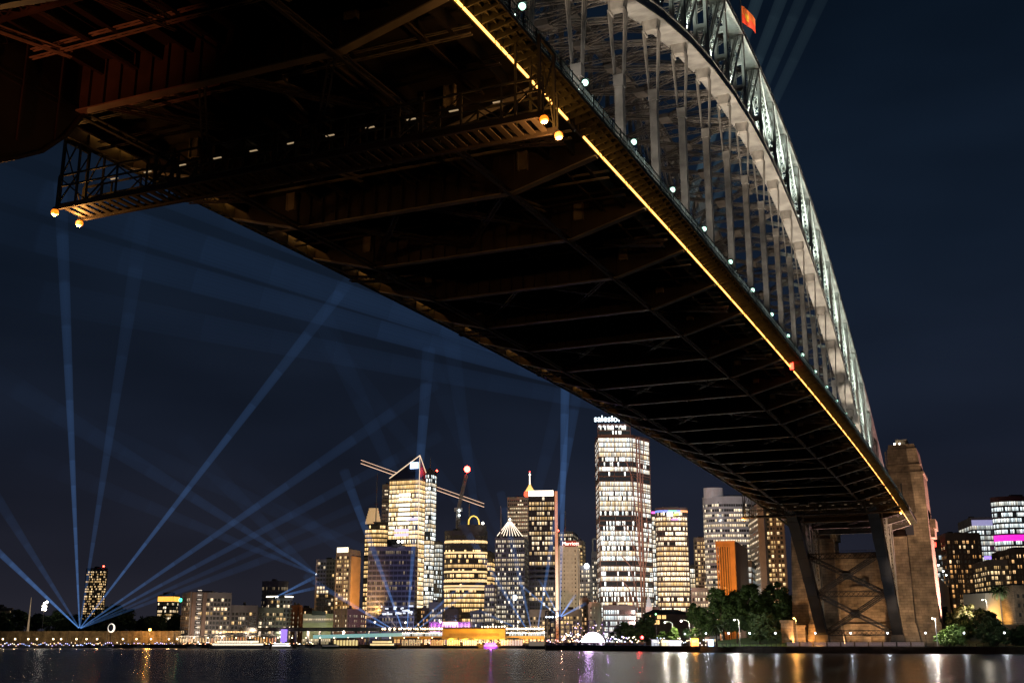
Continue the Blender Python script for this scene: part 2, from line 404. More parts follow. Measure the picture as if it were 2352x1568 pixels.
# ---- orange lit maintenance gantries slung under the deck
SOD = glow('sodium_bulb', (1, .19, .006), 2.0, False)
def gantry(y, label):
    z0 = 47.4; xa, xb = -85.6, -32.1; D = 3.4
    g = thing('maintenance_gantry', ((xa + xb) / 2, y, z0 - .3), label, 'gantry', 'maintenance gantries under the bridge deck')
    m = MB()                                             # slatted walking deck
    for i in range(int((xb - xa) / 1.1)):
        x = xa + .4 + i * 1.1; m.box(x, x + .55, y - D / 2, y + D / 2, z0 - .12, z0 + .02)
    for yy in (y - D / 2, y + D / 2): m.box(xa, xb, yy - .15, yy + .15, z0 - .35, z0 + .2)
    m.build('walking_deck', STEEL_D, g)
    for yy, s in ((y - D / 2, -1), (y + D / 2, 1)):      # side trusses
        m = MB(); n = 14
        for zz in (z0 + 2.1, z0 + 3.3): m.box(xa, xb, yy - .09, yy + .09, zz, zz + .16)
        for i in range(n + 1):
            x = xa + (xb - xa) * i / n; m.box(x - .08, x + .08, yy - .08, yy + .08, z0, z0 + 3.3)
            if i < n:
                x2 = xa + (xb - xa) * (i + 1) / n; p, q = ((x, z0 + .2), (x2, z0 + 3.2)) if i % 2 else ((x, z0 + 3.2), (x2, z0 + .2))
                m.beam((p[0], yy, p[1]), (q[0], yy, q[1]), .12, .12)
        m.build('side_truss', GREENST, g)
    for x, s in ((xa + .3, -1), (xb - .3, 1), (-73.1, 0), (-59, 0), (-45.9, 0)):  # hanging frames
        m = MB(); zt_ = zg(y) - 2.7 if s == 0 else zg(y) + .9
        for yy in (y - D / 2, y + D / 2):
            m.box(x - .13, x + .13, yy - .13, yy + .13, z0, zt_)
            m.box(x + 2.2 - .1, x + 2.2 + .1, yy - .1, yy + .1, z0, zt_) if s <= 0 else m.box(x - 2.2 - .1, x - 2.2 + .1, yy - .1, yy + .1, z0, zt_)
            x2 = x + (2.2 if s <= 0 else -2.2)
            m.beam((x, yy, z0 + .5), (x2, yy, z0 + 3.2), .12, .12); m.beam((x, yy, z0 + 3.4), (x2, yy, zt_), .12, .12)
            m.box(min(x, x2), max(x, x2), yy - .07, yy + .07, z0 + 3.25, z0 + 3.4)
        m.beam((x, y - D / 2, z0 + .3), (x, y + D / 2, zt_ - .5), .1, .1); m.beam((x, y + D / 2, z0 + .3), (x, y - D / 2, zt_ - .5), .1, .1)
        m.box(x - .12, x + .12, y - D / 2, y + D / 2, zt_ - .3, zt_)
        m.build('hanging_frame', GREENST, g)
    for x in (xa, xb):
        for yy in (y - D / 2, y + D / 2):
            sgn = -1 if x == xa else 1
            m = MB(); m.box(x - .2, x + .2, yy - .25, yy + .25, z0 - .35, z0 - .1); b = m.build('floodlight', DARK, g)
            m = MB(); m.ball((x + sgn * .1, yy, z0 - .6), .38, 14, 10); m.build('bulb', SOD, b)
            in_thing(lamp('sodium_glow', 'POINT', (x + sgn * .2, yy, z0 - 1.2), 1300, (1, .42, .10), .3), g)
    for i in range(11):
        m = MB(); x = xa + 5 + i * 4.3; m.box(x, x + .9, y + .2, y + .35, z0 + 2.9, z0 + 2.98); m.build('tube_light', glow('gantry_tube', (1, .72, .4), .35), g)
    m = MB(); x = -64.2
    m.box(x - 1.6, x + 1.6, y - 1.2, y + 1.2, z0 + 3.45, z0 + 3.6); m.box(x - 1.6, x - 1.5, y - 1.2, y + 1.2, z0 + 3.6, z0 + 5.2)
    m.box(x + 1.5, x + 1.6, y - 1.2, y + 1.2, z0 + 3.6, z0 + 5.2); m.box(x - 1.6, x + 1.6, y - 1.2, y - 1.1, z0 + 3.6, z0 + 5.2)
    m.build('winch_cabin', STEEL_D, g)
    return g
gantry(82.6, 'near steel maintenance gantry slung under the bridge deck with orange lights at both ends')
gantry(408.0, 'far steel maintenance gantry under the bridge deck close to the sandstone pylon')

# ---- street lamps on the bridge
LW = glow('mercury_lamp', (.55, 1, .78), 2.6)
def bridge_lamp(k, label):
    y = py(k); z = zg(y); t = thing('street_lamp', (-38.3, y, z + 2.1), label, 'street lamp', 'street lamps along the bridge deck')
    m = MB(); m.tube((-38.3, y, z + 2.1), (-38.3, y, z + 9.2), .16, .09, 8); m.beam((-38.3, y, z + 9.1), (-37.4, y, z + 9.6), .1, .1); m.build('pole', DARK, t)
    m = MB(); m.hexa([(-38, y - .22, z + 9.62), (-37, y - .22, z + 9.62), (-37, y + .22, z + 9.62), (-38, y + .22, z + 9.62), (-37.9, y - .12, z + 9.82), (-37.1, y - .12, z + 9.82), (-37.1, y + .12, z + 9.82), (-37.9, y + .12, z + 9.82)]); ln = m.build('lantern', DARK, t)
    m = MB(); m.ball((-37.5, y, z + 9.3), .36, 14, 10); m.build('bulb', LW, ln)
    in_thing(lamp('lamp_glow', 'SPOT', (-37.2, y, z + 8.7), 7000, (.80, 1, .88), .35, (-38.5, y, z - 3), 165, .5), t)
ordn = ['nearest', 'second nearest', 'third nearest', 'fourth nearest', 'fifth nearest', 'sixth nearest', 'seventh nearest', 'eighth nearest', 'ninth nearest', 'tenth nearest',
        'eleventh nearest', 'twelfth nearest', 'thirteenth nearest', 'fourteenth nearest', 'fifteenth nearest', 'sixteenth nearest', 'seventeenth nearest', 'eighteenth nearest', 'nineteenth nearest', 'farthest']
for i, k in enumerate([k + .06 for k in range(-9, 11)]):
    bridge_lamp(k, f'{ordn[i]} of the bright white street lamps along the bridge deck')
# floodlights that wash the arch
WARM, GRN = (1, .84, .66), (.82, 1, .88)
for k in range(-9, 11):
    y = py(k) + 4; z = zg(y) + 2.3
    t = thing('arch_floodlight', (-39.6, y, z), 'small dark floodlight on the bridge deck edge aimed up at the arch', 'floodlight', 'floodlights along the deck washing the arch')
    m = MB(); m.box(-39.9, -39.3, y - .3, y + .3, z, z + .35); m.beam((-39.6, y, z + .3), (-39.8, y, z + .8), .7, .5); m.build('housing', DARK, t)
    h = max(12, zb(k) - z)
    in_thing(lamp('arch_wash', 'SPOT', (-39.6, y, z + 1.0), 44 * h * h + 6000, WARM, .4, (XR + 1.2, y + 7, zb(k)), 27, .9), t)
    in_thing(lamp('hanger_wash', 'SPOT', (-39.6, y, z + .7), 15 * h * h + 14000, (1, .92, .82), .3, (XR + .3, py(k + 1), z + h * .62), 34, .9), t)
    if k % 2 == 0: in_thing(lamp('brace_wash', 'SPOT', (-59, y, zg(y) + 6), 3.8 * h * h + 2500, (1, .74, .52), .5, (-59, y, zb(k)), 90, .8), t)
for k in range(-9, 11):
    y = py(k) + 2; z = zb(k) + 1.05
    t = thing('truss_floodlight', (XR + .6, y, z), 'small floodlight standing on the lower arch chord aimed at the upper truss', 'floodlight', 'floodlights on the lower chord of the arch')
    m = MB(); m.box(XR + .35, XR + .85, y - .25, y + .25, z, z + .5); m.build('housing', STEEL_D, t)
    in_thing(lamp('truss_wash', 'SPOT', (XR + .9, y, z + 1.1), 17000 + 26 * (zt(k) - z) ** 2, GRN, .4, (XR + .6, y + 9, zt(k)), 80, .9), t)

# flag and its pole on the crown of the arch
fl = thing('flagpole', (-44.0, 235.5, 137), 'flag with yellow centre flying from a thin pole above the arch crown', 'flag')
m = MB(); m.tube((-44.0, 235.5, 137), (-44.0, 235.5, 156), .16, .1, 8); m.build('pole', DARK, fl)
m = MB(); nx, nz_ = 16, 10
for i in range(nx):
    for j in range(nz_):
        P = []
        for (a, b) in ((i, j), (i + 1, j), (i + 1, j + 1), (i, j + 1)):
            u, v = a / nx, b / nz_; P.append((-43.9 + u * 2.9, 235.5 + .5 * math.sin(u * 7 + v), 144.6 - u * 2.6 - u * u * 1.2 + (v - .5) * 4.6 * (1 - .15 * u) + .2 * math.sin(u * 9)))
        u, v = (i + .5) / nx, (j + .5) / nz_; c = 2 if (u - .42) ** 2 * 1.6 + (v - .5) ** 2 < .05 else (0 if v < .5 else 1)
        m.quad(P, c)
m.build('flag_cloth', [mat('flag_red', (.75, .06, .02), .8), mat('flag_orange', (.75, .16, .03), .8), mat('flag_yellow', (.85, .5, .03), .8)], fl, smooth=True)
in_thing(lamp('flag_wash', 'SPOT', (-41, 228, 138.2), 4500, (1, .85, .7), .3, (-42.5, 236, 143), 70, .6), fl)
# red navigation light on the deck edge
nv = thing('navigation_light', (-34.9, 222 , zg(222) - .8), 'tall red navigation light hanging from the gold lit deck edge', 'navigation light')
m = MB(); y = 220.; m.tube((-35.2, y, zg(y) - .8), (-35.2, y, zg(y) + 1.4), .35, .35, 10); m.build('lens', glow('red_lens', (1, .04, .02), 9), nv)
m = MB(); m.tube((-35.2, y, zg(y) - 1.0), (-35.2, y, zg(y) - .8), .45, .45, 10); m.tube((-35.2, y, zg(y) + 1.4), (-35.2, y, zg(y) + 1.7), .45, .3, 10); m.build('cap', DARK, nv)

# ================================================================ SANDSTONE PYLONS AND ABUTMENT
def pylon(x0, x1, label, west):
    yf = 508.0; p = thing('stone_pylon', ((x0 + x1) / 2, yf + 12, 2), label, 'pylon', 'granite faced pylons at the end of the bridge')
    m = MB()
    def tier(a0, a1, f0, d0, za, b0, b1, f1, d1, zb_):
        m.hexa([(a0, f0, za), (a1, f0, za), (a1, d0, za), (a0, d0, za), (b0, f1, zb_), (b1, f1, zb_), (b1, d1, zb_), (b0, d1, zb_)])
    tier(x0 - .9, x1 + .9, yf - 2.2, yf + 27, 1.5, x0 - .6, x1 + .6, yf - 1.6, yf + 26.5, 12)
    tier(x0, x1, yf, yf + 26, 12, x0 + 2.6, x1 - 1.3, yf + 1.1, yf + 24.5, 73.2)
    tier(x0 + 2.2, x1 - .9, yf + .7, yf + 25, 73.2, x0 + 2.2, x1 - .9, yf + .7, yf + 25, 74.2)
    tier(x0 + 3.5, x1 - 1.9, yf + 1.8, yf + 23.5, 74.2, x0 + 3.9, x1 - 3.2, yf + 2.4, yf + 22.6, 84.6)
    tier(x0 + 4.3, x1 - 3.7, yf + 3.0, yf + 22, 84.6, x0 + 4.5, x1 - 4.0, yf + 3.2, yf + 21.8, 86.6)
    tier(x0 + 7.2, x1 - 6.6, yf + 6, yf + 16, 86.6, x0 + 7.4, x1 - 6.9, yf + 6.2, yf + 15.8, 89.2)
    xm = (x0 + x1) / 2
    m.box(x0 + 3.0, x0 + 3.5, yf + 1.4, yf + 1.9, 76, 83.5)
    m.box(x1 - 2.9, x1 - 2.4, yf + 1.4, yf + 1.9, 76, 83.5) if False else None
    for z in (71, 77.2): m.hexa([(x0 + 2.9, yf + 1.2, z), (x1 - 1.7, yf + 1.2, z), (x1 - 1.7, yf + 3, z), (x0 + 2.9, yf + 3, z), (x0 + 2.9, yf + 1.2, z + .4), (x1 - 1.7, yf + 1.2, z + .4), (x1 - 1.7, yf + 3, z + .4), (x0 + 2.9, yf + 3, z + .4)])
    # side cornice over the footway arch
    m.box(x1 - 1.4, x1 + 1.6, yf + 6, yf + 22, 50.5, 54.5); m.box(x1 - 1.4, x1 + .9, yf + 7, yf + 21, 47, 50.5)
    m.build('tower', SAND, p)
    m = MB(); m.box(x0 + 8.3, x0 + 9.0, yf + .75, yf + 2.0, 60, 69.5); m.build('slit_window', DARK, p)
    # dark sheet painting the shade of an arched footway opening
    m = MB(); cx_, zc, rr = x0 + 10.4, 52.2, 1.75
    pts = [(cx_ - rr, zc - 4.6)] + [(cx_ + rr * math.cos(t), zc + rr * math.sin(t)) for t in [math.pi - math.pi * i / 14 for i in range(15)]] + [(cx_ + rr, zc - 4.6)]
    m.quad([(a, yf + .55, b) for a, b in pts]); n_ = len(pts)
    m.build('arch_shade_sheet', mat('arch_shade', (.05, .05, .07), .9), p)
    m = MB()
    for i in range(15):
        t0, t1 = math.pi * i / 15, math.pi * (i + 1) / 15
        q = [(cx_ + r_ * math.cos(t), zc + r_ * math.sin(t)) for t in (t0, t1) for r_ in (rr, rr + .6)]
        m.hexa([(q[0][0], yf + .2, q[0][1]), (q[1][0], yf + .2, q[1][1]), (q[3][0], yf + .2, q[3][1]), (q[2][0], yf + .2, q[2][1]),
                (q[0][0], yf + .9, q[0][1]), (q[1][0], yf + .9, q[1][1]), (q[3][0], yf + .9, q[3][1]), (q[2][0], yf + .9, q[2][1])])
    m.build('arch_surround', SAND, p)
    if west:
        for xx in (x0 + 7.1, x0 + 9.2):
            m = MB(); m.ball((xx, yf + 5.0, 87.2), .35, 8, 5); m.build('bulb', glow('roof_bulb', (1, .95, .8), 14), p)
    # buttress
    m = MB(); bx0, bx1 = (x0 - 1.5, x0 + 10) if west else (x1 - 11, x1 + 1.5)
    m.hexa([(bx0, yf - 6, 11.5), (bx1, yf - 6, 11.5), (bx1, yf, 11.5), (bx0, yf, 11.5), (bx0 + .8, yf - 4.2, 46.8), (bx1 - .6, yf - 4.2, 46.8), (bx1 - .6, yf + .3, 46.8), (bx0 + .8, yf + .3, 46.8)])
    m.hexa([(bx0 - 1, yf - 8.2, 2), (bx1 + 2, yf - 8.2, 2), (bx1 + 2, yf - 2.3, 2), (bx0 - 1, yf - 2.3, 2), (bx0 - .4, yf - 7, 11.5), (bx1 + .4, yf - 7, 11.5), (bx1 + .4, yf - 1.7, 11.5), (bx0 - .4, yf - 1.7, 11.5)])
    m.build('buttress', SAND, p)
    return p
pylon(-47.5, -28.4, 'tall floodlit sandstone pylon rising beside the end of the arch', True)
pylon(-88.0, -69.0, 'sandstone pylon mostly hidden behind the dark bridge deck above the park trees', False)
m = MB(); m.box(-69.5, -46.5, 512, 530, 1.5, 41.0); m.box(-69.9, -46.1, 511.3, 530.5, 38.6, 39.8)
m.box(-69.9, -46.1, 510.8, 530.5, 1.5, 11.5); m.box(-63, -55, 510.2, 512, 26, 27)
m.box(-61, -56, 506, 511, 2, 6.4)
for x in (-66.5, -49.5): m.box(x - .6, x + .6, 511.5, 512.2, 11.5, 38.6)
tag(m.build('abutment_wall', SAND), 'brown sandstone abutment wall between the two pylons under the deck', 'wall')
for xx in (-66, -52):
    m = MB()
    for q in range(6): m.box(xx - 3 + q, xx - 2.7 + q, 511.9, 512.6, 41, 42.2)
m = MB()
for x in [-69 + i * 1.5 for i in range(15)]: m.box(x, x + .1, 511.5, 511.6, 41, 42.2)
m.box(-69, -47, 511.45, 511.65, 42.1, 42.25); tag(m.build('parapet_railing', DARK), 'thin metal railing along the top of the abutment wall', 'railing')

def ground_flood(x, y, z, tgt, power, col, cone, label, vis=True, bl=.7):
    t = thing('pylon_wash_light', (x, y, z), label, 'floodlight', 'floodlights round the pylon base')
    m = MB(); m.box(x - .25, x + .25, y - .2, y + .2, z, z + .25); m.beam((x, y, z + .25), (x, y + .1, z + .7), .7, .4); m.build('housing', DARK, t)
    in_thing(lamp('flood', 'SPOT', (x, y + .4, z + 1.0), power, col, .4, tgt, cone, bl), t)
BR = (1, .60, .30)
ground_flood(-65.5, 500, 2.6, (-64, 512, 26), 8500, BR, 140, 'low floodlight in front of the abutment wall beside the left steel leg')
ground_flood(-51.5, 500, 2.6, (-53, 512, 26), 8500, BR, 140, 'low floodlight in front of the abutment wall beside the right steel leg')
ground_flood(-38, 470, 2.6, (-38, 508, 30), 26000, BR, 75, 'low floodlight on the lawn edge facing the right pylon')
ground_flood(-30, 440, 2.3, (-37, 508, 72), 210000, (1, .66, .40), 40, 'long range floodlight by the sea wall aimed at the pylon top', bl=1)
ground_flood(-84, 488, 2.6, (-82, 508, 20), 12000, (1, .50, .18), 100, 'low orange floodlight at the foot of the left pylon')
ground_flood(-76.5, 492, 2.6, (-74, 508, 6), 9000, (1, .42, .08), 90, 'small orange floodlight beside the left bearing of the arch')
# event projector that washes the west face of the pylon
t = thing('event_projector', (1, 524, 6), 'dark projector box on a stand in the park lighting the pylon side pink', 'projector')
m = MB(); m.box(0, 2, 523, 525, 9, 10.4); m.build('projector_body', DARK, t); m = MB()
for a, b in ((.2, 523.2), (1.8, 523.2), (.2, 524.8), (1.8, 524.8)): m.box(a - .06, a + .06, b - .06, b + .06, 2, 9)
m.build('stand', DARK, t)
in_thing(lamp('projection', 'SPOT', (-.5, 524, 10), 620000, (1, .50, .46), .5, (-29, 520, 46), 88, .2), t)

# reddish shore lamp under the near end of the deck
t = thing('shore_floodlight', (-66, 8, 2), 'reddish floodlight standing on the near shore below the deck', 'floodlight'); m = MB(); m.tube((-66, 8, 0), (-66, 8, 6), .15, .12, 8); m.build('pole', DARK, t); m = MB(); m.box(-66.4, -65.6, 7.6, 8.4, 6, 6.5); m.build('housing', DARK, t)
in_thing(lamp('flood', 'SPOT', (-66, 8.6, 6.9), 52000, (1, .20, .06), .4, (-72, 52, 56), 34, .6), t)

m = MB()                                                # deep knee plate of the left arch at the near end, below the deck
prof = [(48, 38), (58, 40.3), (61, 42.0), (64, 43.6), (66.5, 45.2), (69, 47.8), (71, 51), (72.5, 56), (60, 58), (48, 50)]
for s in (-1.4, 1.4): m.quad([(XL + s, y, z) for y, z in prof])
for (p, q) in zip(prof, prof[1:] + prof[:1]): m.quad([(XL - 1.4, p[0], p[1]), (XL + 1.4, p[0], p[1]), (XL + 1.4, q[0], q[1]), (XL - 1.4, q[0], q[1])])
for y in (52, 56, 60, 64, 68): m.box(XL - 1.6, XL - 1.4, y - .12, y + .12, 38 + (y - 48) * .45, 57.5); m.box(XL + 1.4, XL + 1.6, y - .12, y + .12, 38 + (y - 48) * .45, 57.5)
for (p, q) in zip(prof[:7], prof[1:8]): m.beam((XL, p[0], p[1]), (XL, q[0], q[1]), 3.6, .3)
m.build('knee_plate', SOFFIT, bridge)

# services slung under the deck: pipes, cable trays and small lattice purlins
for x, r, dz in ((-50.2, .22, .1), (-50.9, .14, 0), (-66.6, .26, .1), (-57.6, .12, -.1), (-41.0, .12, .3)):
    m = MB()
    for a, b_ in zip(YS, YS[1:]): m.tube((x, a, zg(a) + dz), (x, b_, zg(b_) + dz), r, r, 6, cap=False)
    m.build('service_pipe', STEEL_D, bridge)
for k in range(-13, 14):
    for f in (.33, .66):
        y = py(k) + PAN * f; m = MB()
        m.lattice((-82, y, zg(y) + .1), (-36.6, y, zg(y) + .1), .35, .8, (0, 0, 1), .11, 1.3, .08, 2); m.build('lattice_purlin', STEEL_D if (k + int(f * 3)) % 2 else STEEL, bridge)
for k in range(-12, 13, 2):
    y = py(k) + 6; m = MB(); x = -56 + (k % 5); m.box(x - .9, x + .9, y - .5, y + .5, zg(y) - .9, zg(y) + .3); m.beam((x, y, zg(y) - .6), (x, y + 5, zg(y) - 1.6), .3, .2); m.build('junction_box', STEEL, bridge)

# shallow lattice frames in every bay between the stringers
for k in range(-12, 13):
    for q in range(7):
        x0 = -72 + q * 3.7; y = py(k) + PAN * .5; m = MB(); m.lattice((x0, y - 3.6, zg(y) - .3), (x0 + 3.0, y + 3.6, zg(y) - .3), .3, .5, (0, 0, 1), .1, 1, .07, 2)
        if (k * 7 + q * 5) % 3 == 1: m.build('bay_brace', STEEL_D if q % 2 else STEEL, bridge)
ground_flood(-35.2, 462, zg(462) + 1.4, (-38, 508, 74), 20000, (1, .66, .42), 75, 'small floodlight on the footway aimed at the pylon top', bl=1)  # added light standing in for road lamps shining on the pylon top
# ================================================================ WATER, GROUND
SHORE = [(-1400, 800), (0, 760), (600, 755), (1207, 745), (1208, 700), (1252, 700), (1253, 590), (1500, 515), (1800, 452), (2120, 436), (2352, 425), (3400, 410)]
sp = [gx(x, d) for x, d in SHORE]
m = MB(); m.quad([(-3500, -400, 0), (1500, -400, 0), (1500, 1700, 0), (-3500, 1700, 0)])
wm = bpy.data.materials.new('harbour_water'); wm.use_nodes = True; n = wm.node_tree.nodes; l = wm.node_tree.links; b = n['Principled BSDF']
b.inputs['Base Color'].default_value = (.004, .009, .014, 1); b.inputs['Roughness'].default_value = .25; b.inputs['IOR'].default_value = 1.33
tc = n.new('ShaderNodeTexCoord'); nrm = []
for sc, dist, st in (((.03, .05, 1), 1.2, .7), ((.12, .22, 1), .5, .7)):
    mp = n.new('ShaderNodeMapping'); mp.inputs['Scale'].default_value = sc; mp.inputs['Rotation'].default_value = (0, 0, R(23)); z = n.new('ShaderNodeTexNoise'); z.inputs['Detail'].default_value = 4; z.inputs['Scale'].default_value = 4
    l.new(tc.outputs['Object'], mp.inputs[0]); l.new(mp.outputs[0], z.inputs[0]); bp = n.new('ShaderNodeBump'); bp.inputs['Strength'].default_value = st; bp.inputs['Distance'].default_value = dist
    l.new(z.outputs[0], bp.inputs['Height']); nrm.append(bp)
l.new(nrm[0].outputs[0], nrm[1].inputs['Normal']); l.new(nrm[1].outputs[0], b.inputs['Normal'])
tag(m.build('water', wm, org=(0, 0, 0)), kind='structure', label='dark calm harbour water with long soft reflections')
PAVE = mat('quay_paving', (.16, .15, .14), .85, noise=.25, nscale=.2)
WALLM = stone_mat('seawall_stone', (.13, .10, .075), 1.4, .5)
m = MB(); k = len(sp)
far = [Vector((1500, 2600, 0)), Vector((-3600, 2600, 0))]
m.quad([(p.x, p.y, 2.25) for p in sp] + [(p.x, p.y, 2.25) for p in far])
tag(m.build('ground', PAVE, org=(0, 0, 0)), kind='structure', label='paved waterfront ground of the city')
m = MB()
for a, b_ in zip(sp, sp[1:]):
    m.quad([(a.x, a.y, -2), (b_.x, b_.y, -2), (b_.x, b_.y, 2.25), (a.x, a.y, 2.25)])
    d = (b_ - a).normalized(); nn = Vector((d.y, -d.x, 0)); m.beam(Vector((a.x, a.y, 2.3)) - nn * .3, Vector((b_.x, b_.y, 2.3)) - nn * .3, .8, .35)
tag(m.build('sea_wall', WALLM, org=(0, 0, 0)), kind='structure', label='dark stone sea wall along the waterfront')
GRASS = mat('lawn_grass', (.045, .10, .018), .95, noise=.35, nscale=.6)
def sheet(pts, name, mt, label):
    m = MB(); m.quad(pts); return tag(m.build(name, mt, org=(0, 0, 0)), kind='structure', label=label)
def P(x, d, z): p = gx(x, d); return (p.x, p.y, z)
sheet([P(1640, 478, 2.27), P(1815, 462, 2.27), P(1815, 520, 8.5), P(1760, 540, 7), P(1640, 530, 4.6)], 'lawn', GRASS, 'sloping green lawn left of the pylon')
sheet([P(2160, 450, 2.27), P(2420, 440, 2.27), P(2420, 540, 7.5), P(2160, 560, 7.5)], 'lawn', GRASS, 'sloping lawn right of the pylon')
sheet([P(2150, 565, 12.0), P(2620, 545, 12.0), P(2620, 900, 22), P(2150, 900, 22)], 'hill', mat('hill_earth', (.05, .05, .035), .95, noise=.3), 'dark hillside behind the park')
sheet([P(2150, 560, 2.3), P(2620, 540, 2.3), P(2620, 545, 12), P(2150, 565, 12)], 'terrace_bank', stone_mat('terrace_stone', (.25, .19, .13), 1.2, .6), 'stone retaining bank of the terrace')

# ================================================================ WINDOW MATERIAL
def winmat(name, warm, cool, p=.7, S_=2.0, cw=3.0, mull=.10, mcol=(.05, .05, .055), fv=.5, gv=.35, glass=(.012, .014, .02), mix=.5, sub=1):
    if name in MC: return MC[name]
    cw *= .78; mull = min(.6, mull * 1.2)
    m = bpy.data.materials.new(name); m.use_nodes = True; MC[name] = m; n = m.node_tree.nodes; l = m.node_tree.links; b = n['Principled BSDF']
    def M(op, a, c=None, d=None):
        q = n.new('ShaderNodeMath'); q.operation = op
        for i, v in enumerate((a, c, d)):
            if v is None: continue
            if isinstance(v, (int, float)): q.inputs[i].default_value = v
            else: l.new(v, q.inputs[i])
        return q.outputs[0]
    uv = n.new('ShaderNodeUVMap'); sp_ = n.new('ShaderNodeSeparateXYZ'); l.new(uv.outputs[0], sp_.inputs[0]); oi = n.new('ShaderNodeObjectInfo')
    rnd = oi.outputs['Random']; u = sp_.outputs[0]; v = sp_.outputs[1]
    uc = M('DIVIDE', u, cw); cell = M('FLOOR', uc); fr = M('FRACT', uc)
    def wn(a, c):
        cx_ = n.new('ShaderNodeCombineXYZ'); 
        for i, q in enumerate((a, c)):
            if isinstance(q, (int, float)): cx_.inputs[i].default_value = q
            else: l.new(q, cx_.inputs[i])
        w = n.new('ShaderNodeTexWhiteNoise'); w.noise_dimensions = '2D'; l.new(cx_.outputs[0], w.inputs['Vector']); return w
    rs = M('MULTIPLY', rnd, 913.7)
    gv = gv * .55; w1 = wn(cell, rs); w2 = wn(M('FLOOR', M('DIVIDE', uc, 5.0)), M('ADD', rs, 71.3)); w3 = wn(5.5, M('ADD', rs, 17.1)); w4 = wn(M('FLOOR', M('MULTIPLY', uc, 3.0)), M('ADD', rs, 5.3))
    r = M('ADD', M('ADD', M('MULTIPLY', w1.outputs['Value'], 1 - fv - gv), M('MULTIPLY', w2.outputs['Value'], gv)), M('MULTIPLY', w3.outputs['Value'], fv))
    # widen the averaged noise again so that p keeps its meaning
    r = M('ADD', M('MULTIPLY', M('SUBTRACT', r, .5), 1.35), .5)
    lit = M('LESS_THAN', r, p)
    frm = M('MULTIPLY', M('GREATER_THAN', fr, mull / 2), M('LESS_THAN', fr, 1 - mull / 2))
    br = M('ADD', .22, M('MULTIPLY', M('MULTIPLY', w4.outputs['Value'], M('ADD', .5, w3.outputs['Value'])), 1.35))
    hv = M('ADD', .62, M('MULTIPLY', M('POWER', v, 2.0), .75))
    dim = M('ADD', .012, M('MULTIPLY', lit, M('MULTIPLY', br, hv)))
    st = M('MULTIPLY', M('MULTIPLY', dim, frm), S_ * .92)
    cm = n.new('ShaderNodeMix'); cm.data_type = 'RGBA'; l.new(M('ADD', M('MULTIPLY', w1.outputs['Value'], .5), M('MULTIPLY', w3.outputs['Value'], .5)), cm.inputs[0])
    ra = n.new('ShaderNodeMapRange'); l.new(M('ADD', M('MULTIPLY', w1.outputs['Value'], .45), M('MULTIPLY', w3.outputs['Value'], .55)), ra.inputs[0]); ra.inputs[1].default_value = max(0, mix - .3); ra.inputs[2].default_value = mix + .3; l.new(ra.outputs[0], cm.inputs[0])
    cm.inputs[6].default_value = (*warm, 1); cm.inputs[7].default_value = (*cool, 1); l.new(cm.outputs[2], b.inputs['Emission Color']); l.new(st, b.inputs['Emission Strength'])
    bm = n.new('ShaderNodeMix'); bm.data_type = 'RGBA'; l.new(frm, bm.inputs[0]); bm.inputs[6].default_value = (*mcol, 1); bm.inputs[7].default_value = (*glass, 1); l.new(bm.outputs[2], b.inputs['Base Color'])
    ro = n.new('ShaderNodeMapRange'); l.new(frm, ro.inputs[0]); ro.inputs[3].default_value = .7; ro.inputs[4].default_value = .12; l.new(ro.outputs[0], b.inputs['Roughness'])
    m.cycles.emission_sampling = 'NONE'
    return m
YEL, WRM, WHT, CLD, ORN = (1, .62, .24), (1, .74, .42), (1, .88, .66), (.80, .95, 1), (1, .48, .15)

# style: floor height, window height, cell width, wall material, window material, pier spacing/width (0 = none)
EMISSIVE_WALLS = ('lit_white', 'teal_lit_wall', 'barge_cabin')  # these surfaces keep their light put into the material as emission
def wall(name, c, e=None, s=0, rough=.7):
    if name not in EMISSIVE_WALLS: e = None; s = 0
    return mat(name, c, rough, 0, e, s, noise=.15, nscale=.2)
ST = {}
def style(k, fh, wh, wallm, wm_, pier=0, pw=.5, proud=.25): ST[k] = (fh, wh, wallm, wm_, pier, pw, proud)
style('office_bright', 3.9, 2.9, wall('mullion_grey', (.10, .10, .11)), winmat('office_bright_windows', WRM, CLD, .86, 1.7, 1.8, .10, fv=.5, gv=.2), 9, .35)
style('sail_tower', 3.8, 2.8, wall('pale_metal', (.30, .28, .24)), winmat('sail_windows', YEL, WHT, .93, 2.0, 1.5, .12, fv=.4, gv=.3, mix=.6), 0)
style('tall_tower', 3.9, 3.1, wall('copper_frame', (.24, .17, .15)), winmat('tall_windows', WRM, CLD, .63, 2.3, 1.6, .12, fv=.62, gv=.2, mix=.38), 13, .4, .45)
style('dark_grid', 3.8, 2.3, wall('black_curtain_wall', (.035, .04, .055), rough=.3), winmat('dark_grid_windows', YEL, WHT, .66, 1.25, 2.6, .22, (.03, .035, .05), fv=.40, gv=.3), 5.2, .4)
style('unlit', 3.8, 2.4, wall('beam_tinted_wall', (.10, .10, .15), rough=.35), winmat('unlit_windows', WRM, CLD, .20, .35, 1.5, .15, (.04, .04, .06), fv=.55, gv=.25, glass=(.03, .03, .045)), 3.2, .25)  # wall tone lifted towards blue to paint in light from the beams
style('bands_yellow', 4.0, 2.5, wall('dark_spandrel', (.07, .065, .06)), winmat('band_windows', YEL, WRM, .74, 1.8, 2.2, .08, fv=.75, gv=.1, mix=.7), 0)
style('silver_grid', 3.7, 2.0, wall('silver_cladding', (.20, .20, .22)), winmat('silver_windows', WRM, WHT, .60, 1.3, 2.2, .30, (.2, .2, .22), fv=.35, gv=.35, mix=.35), 4.4, .6)
